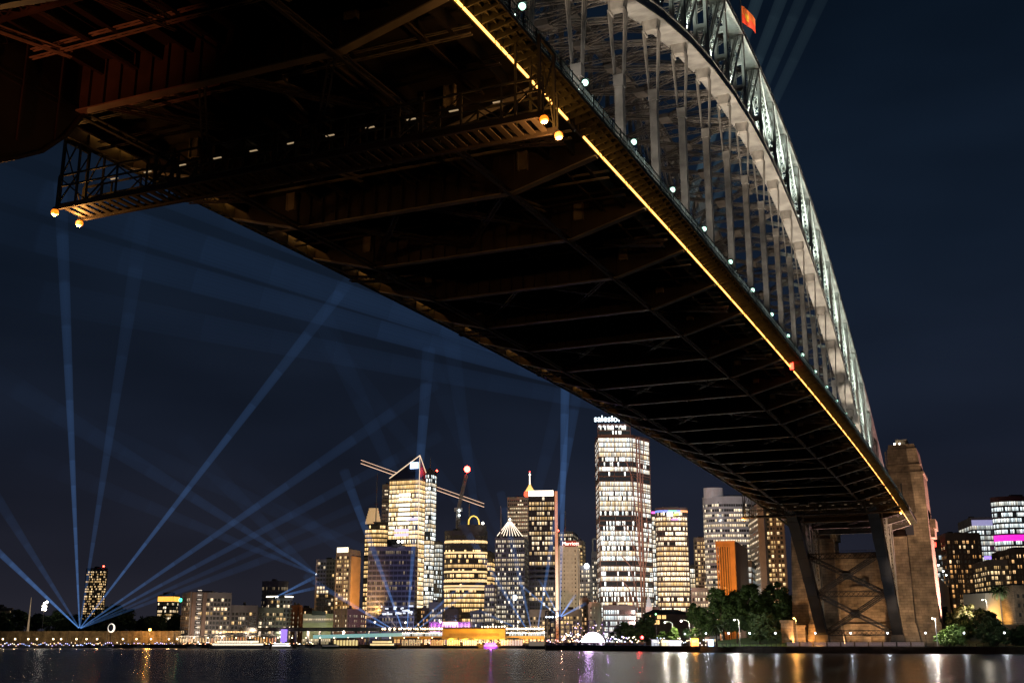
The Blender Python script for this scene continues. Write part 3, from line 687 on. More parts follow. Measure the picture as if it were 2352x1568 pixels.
style('beige_bands', 3.6, 1.4, wall('beige_precast', (.42, .36, .30), (1, .75, .55), .10), winmat('beige_windows', WRM, WHT, .5, 1.2, 2.4, .16, (.4, .34, .3)), 0)
style('hotel_dots', 3.2, 1.3, wall('hotel_render', (.55, .50, .40), (1, .82, .55), .22), winmat('hotel_windows', (1, .8, .5), WHT, .25, .8, 3.0, .55, (.5, .45, .36), glass=(.02, .02, .02)), 3.0, 1.5, .12)
style('resid_white', 3.1, 2.0, wall('balcony_slab', (.24, .22, .22), (1, .85, .7), .035), winmat('resid_windows', YEL, WHT, .26, 1.3, 3.2, .2, (.25, .24, .24), fv=.1, gv=.2), 6.4, .3, .7)
style('resid_dark', 3.1, 1.9, wall('brown_brick_wall', (.10, .07, .05)), winmat('resid_dark_windows', ORN, WRM, .42, 1.2, 3.0, .35, (.08, .06, .05), fv=.1, gv=.25), 3.2, .9)
style('resid_tan', 3.1, 1.9, wall('tan_facade', (.20, .17, .14), (1, .8, .6), .02), winmat('resid_tan_windows', YEL, WRM, .58, 1.25, 2.8, .28, (.2, .17, .14), fv=.15, gv=.25), 5.5, .8)
style('brick_punched', 3.4, 1.6, wall('red_brick_wall', (.16, .075, .045), (1, .5, .3), .03), winmat('brick_windows', WRM, WHT, .62, 1.4, 2.8, .5, (.16, .08, .05), fv=.1, gv=.2), 2.8, 1.3)
style('office_cool', 3.8, 2.6, wall('cool_frame', (.09, .10, .11)), winmat('office_cool_windows', WHT, CLD, .72, 1.15, 2.0, .14, fv=.45, gv=.25, mix=.35), 8, .4)
style('round_cool', 3.8, 1.9, wall('pale_bands', (.34, .35, .36), (.9, .95, 1), .03), winmat('round_windows', WRM, WHT, .62, 1.35, 2.3, .16, (.15, .15, .16), fv=.35, gv=.35), 0)
style('round_warm', 3.7, 2.3, wall('bronze_bands', (.13, .10, .09), (1, .6, .4), .02), winmat('round_warm_windows', YEL, WHT, .82, 1.9, 1.9, .10, fv=.45, gv=.25, mix=.5), 0)
style('magenta_bands', 3.8, 2.5, wall('reddish_frame', (.12, .05, .06), (1, .1, .2), .02), winmat('bright_cool_windows', WHT, CLD, .84, 1.35, 1.8, .1, fv=.5, gv=.2, mix=.4), 0)

BUILD = {}
def footprint(xl, xc, xr, D, ang=8, depth=None):
    """rectangle whose near corner is seen at xc; front runs to the left, side runs back to the right"""
    C_ = gx(xc, D); a = R(ang)
    u = (-RV) * math.cos(a) + HV * math.sin(a); v = HV * math.cos(a) + RV * math.sin(a)
    def hit(x, d):
        r = gx(x, 1.0); # ray from origin
        # C + t d = s r
        det = d.x * (-r.y) + r.x * d.y
        return (-C_.x * (-r.y) + (-r.x) * (C_.y) * 1.0) / det if abs(det) > 1e-9 else 0
    def solve(x, d):
        r = gx(x, 1.0); A = d.x; B = -r.x; Cc = d.y; Dd = -r.y; det = A * Dd - B * Cc
        return (-C_.x * Dd + B * C_.y) / det
    t = solve(xl, u); s = depth if depth else (solve(xr, v) if xr > xc + 1 else 24)
    if s <= 0 or s > (170 if ang > 40 else 90): s = 40
    return [C_ + u * t, C_, C_ + v * s, C_ + u * t + v * s]
def oval(xl, xr, D, ratio=.7, n=28, ang=0, sq=1.0):
    c = gx((xl + xr) / 2, D); w = (gx(xr, D) - gx(xl, D)).length / 2; out_ = []
    for i in range(n):
        t = 2 * math.pi * i / n; cx_, sy_ = math.cos(t), math.sin(t)
        cx_ = math.copysign(abs(cx_) ** sq, cx_); sy_ = math.copysign(abs(sy_) ** sq, sy_)
        out_.append(c + RV * (w * cx_) + HV * (w * ratio * sy_ + w * ratio))
    return out_[::-1] if False else out_
def inset(poly, d):
    c = sum(poly, Vector((0, 0, 0))) / len(poly); n_ = len(poly); out_ = []
    for i in range(n_):
        a, b, e_ = poly[i - 1], poly[i], poly[(i + 1) % n_]
        n1 = Vector((b.y - a.y, a.x - b.x, 0)).normalized(); n2 = Vector((e_.y - b.y, b.x - e_.x, 0)).normalized()
        if n1.dot(c - a) < 0: n1 = -n1
        if n2.dot(c - b) < 0: n2 = -n2
        q = n1 + n2; q = q / max(.3, q.length_squared) * 2 / 2 if False else q * (1 / max(.35, (1 + n1.dot(n2))))
        out_.append(b + q * d)
    return out_
def ring_strip(poly, z0, z1, off=0):
    m = MB(); u = 0; n_ = len(poly)
    for i in range(n_):
        a, b = poly[i], poly[(i + 1) % n_]; L = (b - a).length
        m.quad([(a.x, a.y, z0), (b.x, b.y, z0), (b.x, b.y, z1), (a.x, a.y, z1)], 0, [(u, 0), (u + L, 0), (u + L, 1), (u, 1)]); u += L
    return m
def tower(name, poly, z1, st, label, cat='tower', z0=2.2, top=1.2, grp=None, back=True, parapet=1.0, plant=True, skip=None, parent=None):
    fh, wh, wallm, wm_, pier, pw, proud = ST[st]
    c = sum(poly, Vector((0, 0, 0))) / len(poly)
    t = parent or thing(name, (c.x, c.y, z0), label, cat, grp)
    n_ = max(1, int((z1 - z0 - top) / fh)); inn = inset(poly, proud)
    m = MB()                                              # floor slabs / spandrels, roof and corner piers
    sp0 = fh - wh
    for i in range(n_ + 1):
        za = z0 + i * fh; zb_ = za + sp0 if i < n_ else z1
        m.prism([(p.x, p.y) for p in poly], za, zb_)
    if pier:
        for i in range(len(poly)):
            a, b = poly[i], poly[(i + 1) % len(poly)]; L = (b - a).length; q = max(1, int(round(L / pier)))
            if L < 2: continue
            ang = math.atan2(b.y - a.y, b.x - a.x); nrm = Vector(((b - a).y, -(b - a).x, 0)).normalized()
            if nrm.dot(a - c) < 0: nrm = -nrm
            for j in range(q + 1):
                p = a.lerp(b, j / q) - nrm * (proud * .5 - .06); m.rbox(p, pw, proud + .1, z0, z1 - .3, ang)
    else:
        for i in range(0, len(poly), max(1, len(poly) // 12)):
            p = poly[i].lerp(c, .01); m.rbox(p, .3, .3, z0, z1 - .3, 0)
    if parapet:
        pi_ = inset(poly, .4)
        for i in range(len(poly)):
            a, b = poly[i], poly[(i + 1) % len(poly)]; m.beam((a.x, a.y, z1 + parapet / 2), (b.x, b.y, z1 + parapet / 2), .3, parapet)
    m.build('wall', wallm, t)
    first = None
    for i in range(n_):
        if skip and i in skip: continue
        za = z0 + i * fh + sp0
        if first is None:
            first = ring_strip(inn, za, za + wh).build('window_band', wm_, t); f0 = za
        else:
            o = first.copy(); COL.objects.link(o); o.location.z = first.location.z + (za - f0)
    if plant:
        w = (poly[1] - poly[0]).length if len(poly) < 8 else (poly[0] - poly[len(poly) // 2]).length
        m = MB(); rr = random.Random(int(c.x * 7 + c.y)); 
        for q in range(3):
            p = c + Vector((rr.uniform(-.2, .2) * w, rr.uniform(-.2, .2) * w, 0)); m.rbox(p, w * rr.uniform(.12, .3), w * rr.uniform(.12, .25), z1, z1 + rr.uniform(1.5, 3.5), HEAD)
        m.build('roof_plant', DARK, t)
    ORG[t.name] = Vector((c.x, c.y, z0)) if parent is None else ORG[t.name]
    return t
def B(name, xl, xc, xr, yt, D, st, label, ang=8, cat='tower', **kw):
    poly = footprint(xl, xc, xr, D, ang); z1 = hz(xc, yt, D); t = tower(name, poly, z1, st, label, cat, **kw); BUILD[label] = (t, poly, z1); return t, poly, z1
def glowbox(t, poly, i, z0, z1, name, mt, a=0, b=1, off=.3, th=.3):
    p, q = poly[i], poly[(i + 1) % len(poly)]; c = sum(poly, Vector((0, 0, 0))) / len(poly); d = (q - p).normalized(); n_ = Vector((d.y, -d.x, 0))
    if n_.dot(p - c) < 0: n_ = -n_
    A = p.lerp(q, a) + n_ * off; B_ = p.lerp(q, b) + n_ * off; m = MB(); m.beam((A.x, A.y, (z0 + z1) / 2), (B_.x, B_.y, (z0 + z1) / 2), th, z1 - z0); return m.build(name, mt, t)
def text(body, size, mt, parent, p, q, z, name, ext=.1, off=.4, c=None, shear=0):
    """raised lettering running from p to q at height z"""
    cu = bpy.data.curves.new('lettering', 'FONT'); cu.body = body; cu.size = size; cu.extrude = ext; cu.align_x = 'CENTER'; cu.align_y = 'CENTER'; cu.shear = shear
    ob = bpy.data.objects.new('tmp', cu); COL.objects.link(ob); dg = bpy.context.evaluated_depsgraph_get(); me = bpy.data.meshes.new_from_object(ob.evaluated_get(dg)); bpy.data.objects.remove(ob)
    me.materials.clear(); me.materials.append(mt); o = bpy.data.objects.new(name, me); COL.objects.link(o)
    d = (q - p).normalized(); mid = (p + q) / 2; n_ = Vector((d.y, -d.x, 0))
    if n_.dot(HV) > 0: n_ = -n_
    o.parent = parent; o.location = Vector((mid.x, mid.y, z)) + n_ * off - ORG[parent.name]; o.rotation_euler = (R(90), 0, math.atan2(d.y, d.x)); return o
def mast(t, p, z0, z1, r=.35, mt=None, name='mast'):
    m = MB(); m.tube((p.x, p.y, z0), (p.x, p.y, z1), r, r * .4, 6); return m.build(name, mt or CONC, t)
def beacon(t, p, z, r=.9, col=(1, .05, .03), s=20, name='beacon'):
    m = MB(); m.ball((p.x, p.y, z), r, 8, 6); return m.build(name, glow('beacon_%02d%02d%02d_%d' % (col[0] * 99, col[1] * 99, col[2] * 99, s), col, s), t)

# ================================================================ THE SKYLINE, left to right
G = 2.2
t, po, z = B('apartment_tower', 190, 229, 239, 1305, 1500, 'resid_tan', 'lone tall apartment tower behind the dark trees at far left', 12, 'apartment tower')
beacon(t, po[1], z + 3, 1.1)
t, po, z = B('office_block', 361, 396, 410, 1368, 1250, 'dark_grid', 'small dark office block with orange lit crown at left', 10, 'building')
glowbox(t, po, 0, z - 5.5, z - .5, 'lit_crown', glow('crown_orange', (1, .42, .05), 1.7)); glowbox(t, po, 1, z - 5.5, z - .5, 'lit_crown', MC['crown_orange'])
m = MB(); c = sum(po, Vector()) / 4; m.rbox(c, 10, 10, z, z + 4.2, HEAD); m.build('plant_room', MC['crown_orange'] if False else wall('orange_washed', (.25, .15, .08), (1, .4, .05), .35), t)
q = gx(413, 1245); gr = thing('green_light_mast', (q.x, q.y, G), 'rooftop mast light glowing green beside the small office block', 'light')
m = MB(); m.tube((q.x, q.y, G), (q.x, q.y, hz(413, 1380, 1245)), .5, .3, 6); m.build('pole', DARK, gr); beacon(gr, q, hz(413, 1377, 1245), 2.0, (.05, 1, .4), 4)
# waterfront apartment row
t, po, z = B('apartment_block', 417, 436, 530, 1362, 800, 'resid_white', 'waterfront apartment block with two brown vertical fins at left end of the quay', 62, 'apartment building')
p0 = po[1]; c = sum(po, Vector()) / 4
m = MB(); d = (po[2] - po[1]).normalized(); n_ = Vector((-d.y, d.x, 0)); n_ = n_ if n_.dot(HV) < 0 else -n_
for s in (2.2, 9.5):
    a = p0 + d * s + n_ * .9; m.rbox(a, 2.6, 1.8, G, z + .8, math.atan2(d.y, d.x))
m.build('brown_fin', wall('fin_brown', (.22, .15, .12), (1, .7, .55), .03), t)
m = MB()
for i in range(11):
    a = p0 + d * 5.9 + n_ * .55; m.rbox(a, 2.6, .4, G + 5 + i * 3.1, G + 5.5 + i * 3.1, math.atan2(d.y, d.x))
m.build('stair_light', glow('stair_glow', (1, .85, .7), .7), t)
B('apartment_block', 528, 531, 592, 1392, 815, 'resid_white', 'long low waterfront apartment block with white balconies, second from left', 64, 'apartment building')
B('apartment_block', 590, 593, 652, 1397, 830, 'resid_white', 'waterfront apartment block with white balconies just left of the curved hotel', 64, 'apartment building')
def BO(name, xl, xr, yt, D, st, label, ratio=.7, n_=26, sq=1.0, cat='tower', **kw):
    poly = oval(xl, xr, D, ratio, n_, sq=sq); z1 = hz((xl + xr) / 2, yt, D); t = tower(name, poly, z1, st, label, cat, **kw); return t, poly, z1
BO('office_building', 595, 656, 1336, 960, 'unlit', 'dark rounded block with one lit upper floor behind the waterfront apartments', .6, cat='building')
t, po, z = BO('hotel', 608, 668, 1373, 850, 'resid_white', 'curved pale waterfront building with a bright rim of light on its roof', .5, cat='building')
m = MB()
for i in range(len(po)):
    a, b = po[i], po[(i + 1) % len(po)]; m.beam((a.x, a.y, z + 1.2), (b.x, b.y, z + 1.2), .9, .8)
m.build('rim_light', glow('rim_white', (1, .9, .7), 3), t)
for i, (xl, xr, yt, st, lab) in enumerate(((664, 694, 1392, 'brick_punched', 'low red brick building with orange windows behind the expressway'), (690, 722, 1398, 'resid_dark', 'low dark brown building left of the green lit wall building'))):
    B('brick_building', xl, xr - 6, xr, yt, 900 + i * 15, st, lab, 10, 'building')
t, po, z = B('apartment_tower', 722, 766, 778, 1286, 900, 'resid_white', 'mid height apartment tower with pale balconies hit by a blue light beam', 14, 'apartment tower')
t, po, z = B('apartment_tower', 768, 800, 823, 1264, 880, 'resid_tan', 'apartment tower with a tall orange lit blank side wall', 22, 'apartment tower')
glowbox(t, po, 0, z - 1, z + 2.6, 'lit_sign_band', glow('cream_band', (1, .85, .6), 2.4), .05, .85)
m = MB(); d = (po[2] - po[1]).normalized(); n_ = Vector((d.y, -d.x, 0)); n_ = n_ if n_.dot(RV) > 0 else -n_
a = po[1] + n_ * .4 + d * 1.5; b_ = po[2] + n_ * .4; zz = hz(812, 1405, 880); m.beam((a.x, a.y, (zz + z - 4) / 2), (b_.x, b_.y, (zz + z - 4) / 2), .5, z - 4 - zz)
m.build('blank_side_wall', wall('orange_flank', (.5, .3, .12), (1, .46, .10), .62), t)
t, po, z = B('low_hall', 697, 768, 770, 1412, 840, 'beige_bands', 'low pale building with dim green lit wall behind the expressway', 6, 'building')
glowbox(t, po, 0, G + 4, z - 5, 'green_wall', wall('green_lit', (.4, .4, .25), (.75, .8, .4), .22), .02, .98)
B('brick_building', 768, 798, 838, 1400, 830, 'brick_punched', 'brown brick building with white windows beside the unlit tower', 26, 'building')
t, po, z = BO('office_tower', 830, 884, 1200, 1040, 'bands_yellow', 'office tower with rounded yellow lit top left of the sail roofed tower', .6)
zz = [(.0, 1165), (.35, 1160)]
m = MB(); k0 = oval(831, 868, 1040, .6, 20); zA = hz(849, 1202, 1040)
for i in range(6):
    s0, s1 = 1 - i * .08, 1 - (i + 1) * .08; cc = sum(k0, Vector()) / len(k0); m.prism([(cc + (p - cc) * s0)[:2] for p in k0], zA + i * 2.4, zA + (i + 1) * 2.4)
m.build('domed_top', glow('dome_amber', (1, .6, .25), .45), t); q = gx(857, 1030); mast(t, q, z, hz(857, 1085, 1030), .5)
t, po, z = B('slab_tower', 870, 884, 889, 1114, 1100, 'beige_bands', 'plain grey slab tower peeking out behind the rounded yellow tower', 5)
t, po, z = B('office_tower', 966, 985, 998, 1080, 1080, 'office_bright', 'tall narrow office tower directly behind the sail roofed tower', 20)
q = (po[0] + po[2]) / 2; mast(t, q, z, z + 14, .5); beacon(t, po[2], z + 1.5, 1)
# sail roofed tower
po = footprint(886, 957, 972, 950, 20); zL, zR = hz(886, 1096, 950), hz(962, 1047, 950)
t = tower('sail_tower', po, zL - .5, 'sail_tower', 'brightly lit yellow tower with slanted sail shaped roof and glowing edge lines', top=.2, parapet=0, plant=False); ORG[t.name] = ORG[t.name]
m = MB(); A, Bq, Cq, Dq = po; zS = hz(972, 1082, 950)
m.hexa([(A.x, A.y, zL - .5), (Bq.x, Bq.y, zL - .5), (Cq.x, Cq.y, zL - .5), (Dq.x, Dq.y, zL - .5), (A.x, A.y, zL), (Bq.x, Bq.y, zR), (Cq.x, Cq.y, zS), (Dq.x, Dq.y, zL)])
m.build('sail_roof', wall('roof_glass', (.04, .045, .07), (1, .8, .5), .05, .25), t)
m = MB(); E_ = glow('edge_line', (1, .72, .45), 1.1)
for a, za, b_, zb2 in ((A, zL + .5, Bq, zR + .6), (Bq, zR + .6, Cq, zS + .6)): m.beam((a.x, a.y, za), (b_.x, b_.y, zb2), .6, .6)
m.beam((Bq.x, Bq.y, G), (Bq.x, Bq.y, zR), .4, .4); m.build('edge_light', E_, t)
n_ = (Bq - A).normalized(); f_ = Vector((n_.y, -n_.x, 0)); f_ = f_ if f_.dot(HV) < 0 else -f_
a = A.lerp(Bq, .70) + f_ * .6; b_ = A.lerp(Bq, .96) + f_ * .6; zz = hz(950, 1068, 950); m = MB(); m.beam((a.x, a.y, zz), (b_.x, b_.y, zz), .5, 5.2); m.build('roof_sign', glow('sign_blue_white', (.45, .65, 1), 4.5), t)
for (x0, x1, y0, y1, mt) in ((.34, .72, 1133, 1150, 'a'), (.34, .70, 1158, 1205, 'a'), (.22, .68, 1213, 1232, 'b'), (.60, .98, 1186, 1196, 'b')):
    a = A.lerp(Bq, x0) - f_ * .05; b_ = A.lerp(Bq, x1) - f_ * .05; z0_, z1_ = hz(930, y1, 950), hz(930, y0, 950); m = MB()
    for q in range(int((z1_ - z0_) / 3.8) + 1): m.beam((a.x, a.y, z0_ + 2 + q * 3.8), (b_.x, b_.y, z0_ + 2 + q * 3.8), .2, 2.3)
    m.build('bright_floor', glow('bright_floor_cream', (1, .9, .66), 2.6) if mt == 'a' else glow('bright_floor_violet', (.78, .68, 1), 1.1), t)
# long crane jib seen behind it
def jib(name, pa, pb, D, label, w=2.2, light=True):
    a = at(*pa, D); b_ = at(*pb, D); m = MB(); 
    t = thing(name, (a.x, a.y, G), label, 'crane'); m.lattice(a, b_, w, w, (0, 0, 1), .5, 5, .3); m.build('jib', CONC, t)
    if light:
        m = MB(); 
        for s in (-1, 1): m.beam(a + Vector((0, 0, s * w * .8)), b_ + Vector((0, 0, s * w * .8)), .5, .5)
        m.build('jib_light', glow('jib_glow', (1, .62, .42), 1.3), t)
    return t, a, b_
t, a, b_ = jib('tower_crane', (829, 1060), (1112, 1160), 1180, 'tower crane with long glowing jib passing behind the sail roofed tower')
m = MB(); q = a.lerp(b_, .47); m.lattice((q.x, q.y, G), q, 3, 3, (1, 0, 0), .6, 5, .35); m.build('crane_mast', CONC, t)
q = a.lerp(b_, .06); 
t, po, z = B('unlit_tower', 842, 951, 957, 1257, 870, 'unlit', 'broad unlit dark glass tower in front of the sail roofed tower', 4)
q = footprint(884, 918, 921, 878, 4); m = MB(); m.prism([p[:2] for p in q], z, hz(900, 1238, 878)); m.build('plant_room', DARK, t)
for xx in (911, 920): beacon(t, gx(xx, 868), hz(xx, 1243, 868), 1.0, (1, .95, .85), 9, 'roof_light')
m = MB(); rr = random.Random(3); d = (po[1] - po[0]); nf = Vector((d.y, -d.x, 0)).normalized(); nf = nf if nf.dot(HV) < 0 else -nf
for i in range(26):
    a = po[0].lerp(po[1], rr.uniform(.3, .95)) + nf * .15; zz = hz(900, rr.choice((1392, 1396, 1401, 1405, 1408)), 870) + rr.uniform(-.5, .5); b_ = a + d.normalized() * rr.uniform(.8, 3.5); m.beam((a.x, a.y, zz), (b_.x, b_.y, zz), .12, 1.2)
m.build('lit_floor', glow('scattered_cool', (.85, .92, 1), .8), t)
B('office_tower', 995, 1008, 1015, 1246, 1000, 'office_cool', 'slim office tower with cool windows between two larger towers', 20)
B('office_building', 986, 1016, 1018, 1385, 900, 'silver_grid', 'low bright building at the foot of the slim office tower', 5, 'building')
# round tower with yellow bands
t, po, z = BO('round_tower', 1017, 1118, 1220, 960, 'bands_yellow', 'wide rounded tower with yellow lit floor bands and a small gold arch on its roof', .55, 30, .75)
m = MB()
for yy in (1243, 1268, 1312, 1333, 1345, 1352):
    zz = hz(1067, yy, 960)
    for i in range(len(po)):
        a, b_ = po[i], po[(i + 1) % len(po)]; c = sum(po, Vector()) / len(po); a = a + (c - a) * .003; b_ = b_ + (c - b_) * .003; m.beam((a.x, a.y, zz), (b_.x, b_.y, zz), .3, 1.5)
m.build('lit_band', glow('amber_band', (1, .66, .28), 1.15), t)
p2 = oval(1046, 1116, 960, .5, 24); m = MB(); m.prism([p[:2] for p in p2], z, hz(1080, 1204, 960)); m.build('roof_drum', wall('drum', (.08, .075, .07)), t)
m = MB(); pts = [at(x, y, 962) for x, y in ((1076, 1204), (1077, 1193), (1082, 1186), (1088, 1184), (1095, 1187), (1099, 1193), (1101, 1204))]
for a, b_ in zip(pts, pts[1:]): m.tube(a, b_, .55, .55, 6)
m.build('gold_arch', glow('gold_arch_glow', (1, .62, .06), 1.4), t); beacon(t, at(1109, 1200, 955), hz(1109, 1201, 955), 1.1, (1, .97, .85), 7, 'roof_light')
t, a, b_ = jib('luffing_crane', (1052, 1172), (1071, 1090), 985, 'white luffing crane with raised boom and big red light above the rounded tower', 1.8, False)
m = MB(); q = gx(1050, 985); m.lattice((q.x, q.y, hz(1050, 1222, 985)), (q.x, q.y, hz(1050, 1172, 985)), 2.4, 2.4, (1, 0, 0), .5, 4, .3); m.rbox(q, 7, 4, hz(1050, 1174, 985), hz(1050, 1166, 985), HEAD); m.build('crane_mast', CONC, t)
for yy in (1172, 1183): beacon(t, gx(1052, 982), hz(1052, yy, 982), .9, (.85, 1, 1), 8, 'work_light')
beacon(t, at(1073, 1077, 985), hz(1073, 1077, 985), 2.8, (1, .03, .02), 40, 'red_beacon')
m = MB(); m.tube(b_, at(1073, 1078, 985), .3, .3, 6); m.build('boom_tip', CONC, t)
q = gx(1076, 990); 
m = MB(); m.tube((q.x, q.y, hz(1076, 1205, 990)), (at(1078, 1156, 990)), .7, .4, 6); tag(m.build('antenna', CONC), 'thin grey antenna beside the gold arch on the rounded tower', 'antenna')
B('office_building', 1080, 1110, 1117, 1405, 900, 'silver_grid', 'short building of white windows in front of the rounded tower', 10, 'building')
B('office_building', 1022, 1052, 1060, 1400, 890, 'resid_dark', 'dark low building with orange windows in front of the rounded tower', 10, 'building')
B('office_tower', 1112, 1130, 1138, 1270, 1000, 'bands_yellow', 'narrow office tower squeezed beside the pyramid roofed tower', 8)
# pyramid tower
t, po, z = B('pyramid_roof_tower', 1137, 1205, 1214, 1236, 930, 'silver_grid', 'silver office tower with pyramid roof outlined in white lights', 5)
c = (po[0] + po[1]) / 2 + HV * 12; zc = hz(1179, 1190, 930); za = hz(1179, 1230, 930); w = (po[1] - po[0]).length * .43
m = MB(); m.rbox(c, w * 2.1, w * 1.7, z, za, HEAD + R(-5)); base = [c + RV * w * sx_ + HV * w * sy_ * .8 for sx_, sy_ in ((-1, -1), (1, -1), (1, 1), (-1, 1))]
k = len(m.v); m.v += [(p.x, p.y, za) for p in base] + [(c.x, c.y, zc)]
for i in range(4): m.f.append((k + i, k + (i + 1) % 4, k + 4)); m.m.append(0)
m.build('pyramid_roof', DARK, t)
for i in range(9):
    f = i / 8; a = base[0].lerp(base[1], f); b_ = c + (a - c) * .12; m = MB(); m.beam((a.x, a.y - .3, za + .4), (b_.x, b_.y - .3, za + (zc - za) * .9), .34, .34); m.build('roof_light_line', glow('line_white', (1, .80, .60), 2.4), t)
beacon(t, c, zc + .5, .9, (1, .9, .75), 8, 'apex_light'); q = gx(1150, 925); mast(t, q, z, hz(1150, 1161, 925), .6, MC['concrete'])
m = MB(); 
for i in range(3): m.rbox(gx(1181 + i, 921), 1.6, .5, hz(1181, 1377, 921), hz(1181, 1366, 921), HEAD)
m.build('white_spot', glow('blue_spot', (.7, .85, 1), 8), t)
t, po, z = B('beige_tower', 1165, 1214, 1222, 1143, 1060, 'beige_bands', 'beige office tower with thin floor bands behind the dark glass tower', 8)
# observation tower
q = gx(1218, 1350); t = thing('observation_tower', (q.x, q.y, G), 'slender observation tower with gold turret and white spire behind the skyline', 'tower')
Z = lambda y: hz(1218, y, 1350)
m = MB(); m.tube((q.x, q.y, G), (q.x, q.y, Z(1125)), 3.4, 3.4, 12); m.build('shaft', CONC, t)
m = MB(); m.tube((q.x, q.y, Z(1142)), (q.x, q.y, Z(1137)), 5, 7.2, 20); m.tube((q.x, q.y, Z(1137)), (q.x, q.y, Z(1129)), 7.2, 6.8, 20); m.build('red_turret', glow('turret_red', (1, .10, .04), 2.2), t)
m = MB(); m.tube((q.x, q.y, Z(1129)), (q.x, q.y, Z(1124)), 5.6, 4.6, 20); m.tube((q.x, q.y, Z(1124)), (q.x, q.y, Z(1119)), 4.2, 3.0, 16); m.tube((q.x, q.y, Z(1119)), (q.x, q.y, Z(1112)), 2.6, 1.0, 12); m.build('gold_turret', glow('turret_gold', (1, .55, .16), 1.6), t)
m = MB(); m.tube((q.x, q.y, Z(1112)), (q.x, q.y, Z(1091)), .9, .6, 8); m.tube((q.x, q.y, Z(1091)), (q.x, q.y, Z(1088)), 1.3, 1.3, 8); m.tube((q.x, q.y, Z(1088)), (q.x, q.y, Z(1083)), .4, .2, 6); m.build('spire', glow('spire_white', (1, .86, .72), 2.2), t)
beacon(t, q, Z(1083), .9, (1, .05, .05), 6)
# dark tower with orange edge
t, po, z = B('dark_office_tower', 1215, 1276, 1282, 1131, 880, 'dark_grid', 'dark glass tower with lit window grid, white roof band and orange right edge', 6, skip=set(list(range(4, 6)) + list(range(12, 15))))
glowbox(t, po, 0, z - 2.5, z + 1.8, 'roof_band', glow('roof_band_white', (1, .86, .68), 3.2), .0, .96)
m = MB(); a = po[1] + RV * 1.2 - HV * .3; m.rbox(a, 2.2, 2.4, G, z + 1, HEAD); m.build('edge_fin', glow('fin_orange', (1, .27, .05), .42), t)
t, po, z = B('hotel_tower', 1286, 1326, 1331, 1255, 930, 'hotel_dots', 'pale hotel tower dotted with small windows under a red rooftop sign', 8, 'hotel')
glowbox(t, po, 0, z + .2, z + 5, 'sign_board', wall('red_board', (.3, .03, .02), (1, .05, .02), .4), .35, .98, .5)
text('Marriott', 4.0, glow('sign_red_white', (1, .45, .38), 4.5), t, po[0].lerp(po[1], .35), po[0].lerp(po[1], .98), z + 2.5, 'sign_lettering', off=1.0)
t, po, z = B('office_tower', 1284, 1318, 1330, 1222, 1080, 'silver_grid', 'grey office tower with a thin mast behind the pale hotel', 10); mast(t, (po[0] + po[1]) / 2, z, z + 20, .4); beacon(t, po[0], z + 2, .9)
B('office_tower', 1328, 1341, 1346, 1243, 1010, 'resid_tan', 'narrow tan tower right of the pale hotel', 10)
t, po, z = B('office_building', 1331, 1356, 1362, 1300, 960, 'silver_grid', 'mid height office block with white globe light on its roof', 10, 'building'); beacon(t, gx(1349, 958), hz(1349, 1299, 958), 2.2, (.85, .93, 1), 6, 'globe_light')
t, po, z = B('office_tower', 1361, 1380, 1386, 1268, 1020, 'silver_grid', 'grey tower with open roof frame beside the tallest tower', 8)
m = MB()
for xx in (1364, 1383): p = gx(xx, 1020); m.rbox(p, 1.2, 1.2, z, hz(1364, 1237, 1020), HEAD)
p = gx(1364, 1020); q = gx(1383, 1020); zz = hz(1364, 1237, 1020); m.beam((p.x, p.y, zz), (q.x, q.y, zz), 1.2, 1.2); m.build('roof_frame', CONC, t)
B('sandstone_building', 1353, 1372, 1378, 1385, 830, 'hotel_dots', 'old narrow pale stone building below the tallest tower', 10, 'building')
B('office_building', 1286, 1330, 1336, 1402, 800, 'resid_tan', 'low warm lit building below the pale hotel', 8, 'building')
B('office_building', 1332, 1350, 1356, 1375, 850, 'resid_dark', 'thin dark building left of the old stone building', 8, 'building')
# tallest tower, chamfered front with pink columns
D = 900; pF = [gx(1381, D), gx(1457, D), gx(1463, D + 1), gx(1503, D + 22)]
pF = pF + [pF[3] + HV * 30, pF[0] + HV * 34]; zT = hz(1420, 976, D); zS = hz(1480, 1000, D)
t = tower('tallest_tower', pF, zS, 'tall_tower', 'tallest tower with white lit floors, pink external columns and glowing rooftop letters', plant=False)
ps = [gx(1381, D), gx(1459, D), gx(1459, D + 34), gx(1381, D + 34)]
tower('upper', ps, zT, 'tall_tower', '', z0=zS, parent=t, top=.3, plant=False)
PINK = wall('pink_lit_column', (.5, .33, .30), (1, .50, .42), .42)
for (x0, y0, x1, y1) in ((1461, 1004, 1476, 1435), (1467, 1004, 1482, 1435)):
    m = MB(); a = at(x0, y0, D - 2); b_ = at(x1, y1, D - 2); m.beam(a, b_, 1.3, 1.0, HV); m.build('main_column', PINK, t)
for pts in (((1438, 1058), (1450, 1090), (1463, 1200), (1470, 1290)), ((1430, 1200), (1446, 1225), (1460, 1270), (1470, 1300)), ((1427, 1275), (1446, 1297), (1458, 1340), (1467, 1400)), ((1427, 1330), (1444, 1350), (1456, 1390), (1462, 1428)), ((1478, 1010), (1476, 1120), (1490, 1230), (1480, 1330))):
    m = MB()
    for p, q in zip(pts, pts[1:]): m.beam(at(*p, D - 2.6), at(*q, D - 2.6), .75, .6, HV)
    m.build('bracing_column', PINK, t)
m = MB()
for k_ in range(26):
    zz = G + 12 + k_ * 7.8 * (zT - 20) / 200
    if zz > zS: break
    a, b_ = pF[2], pF[3]; f = Vector((.8, -.8, 0)) * .0; m.beam((a.x, a.y, zz) , (b_.x, b_.y, zz), 1.1, .5)
m.build('sunshade', PINK, t)
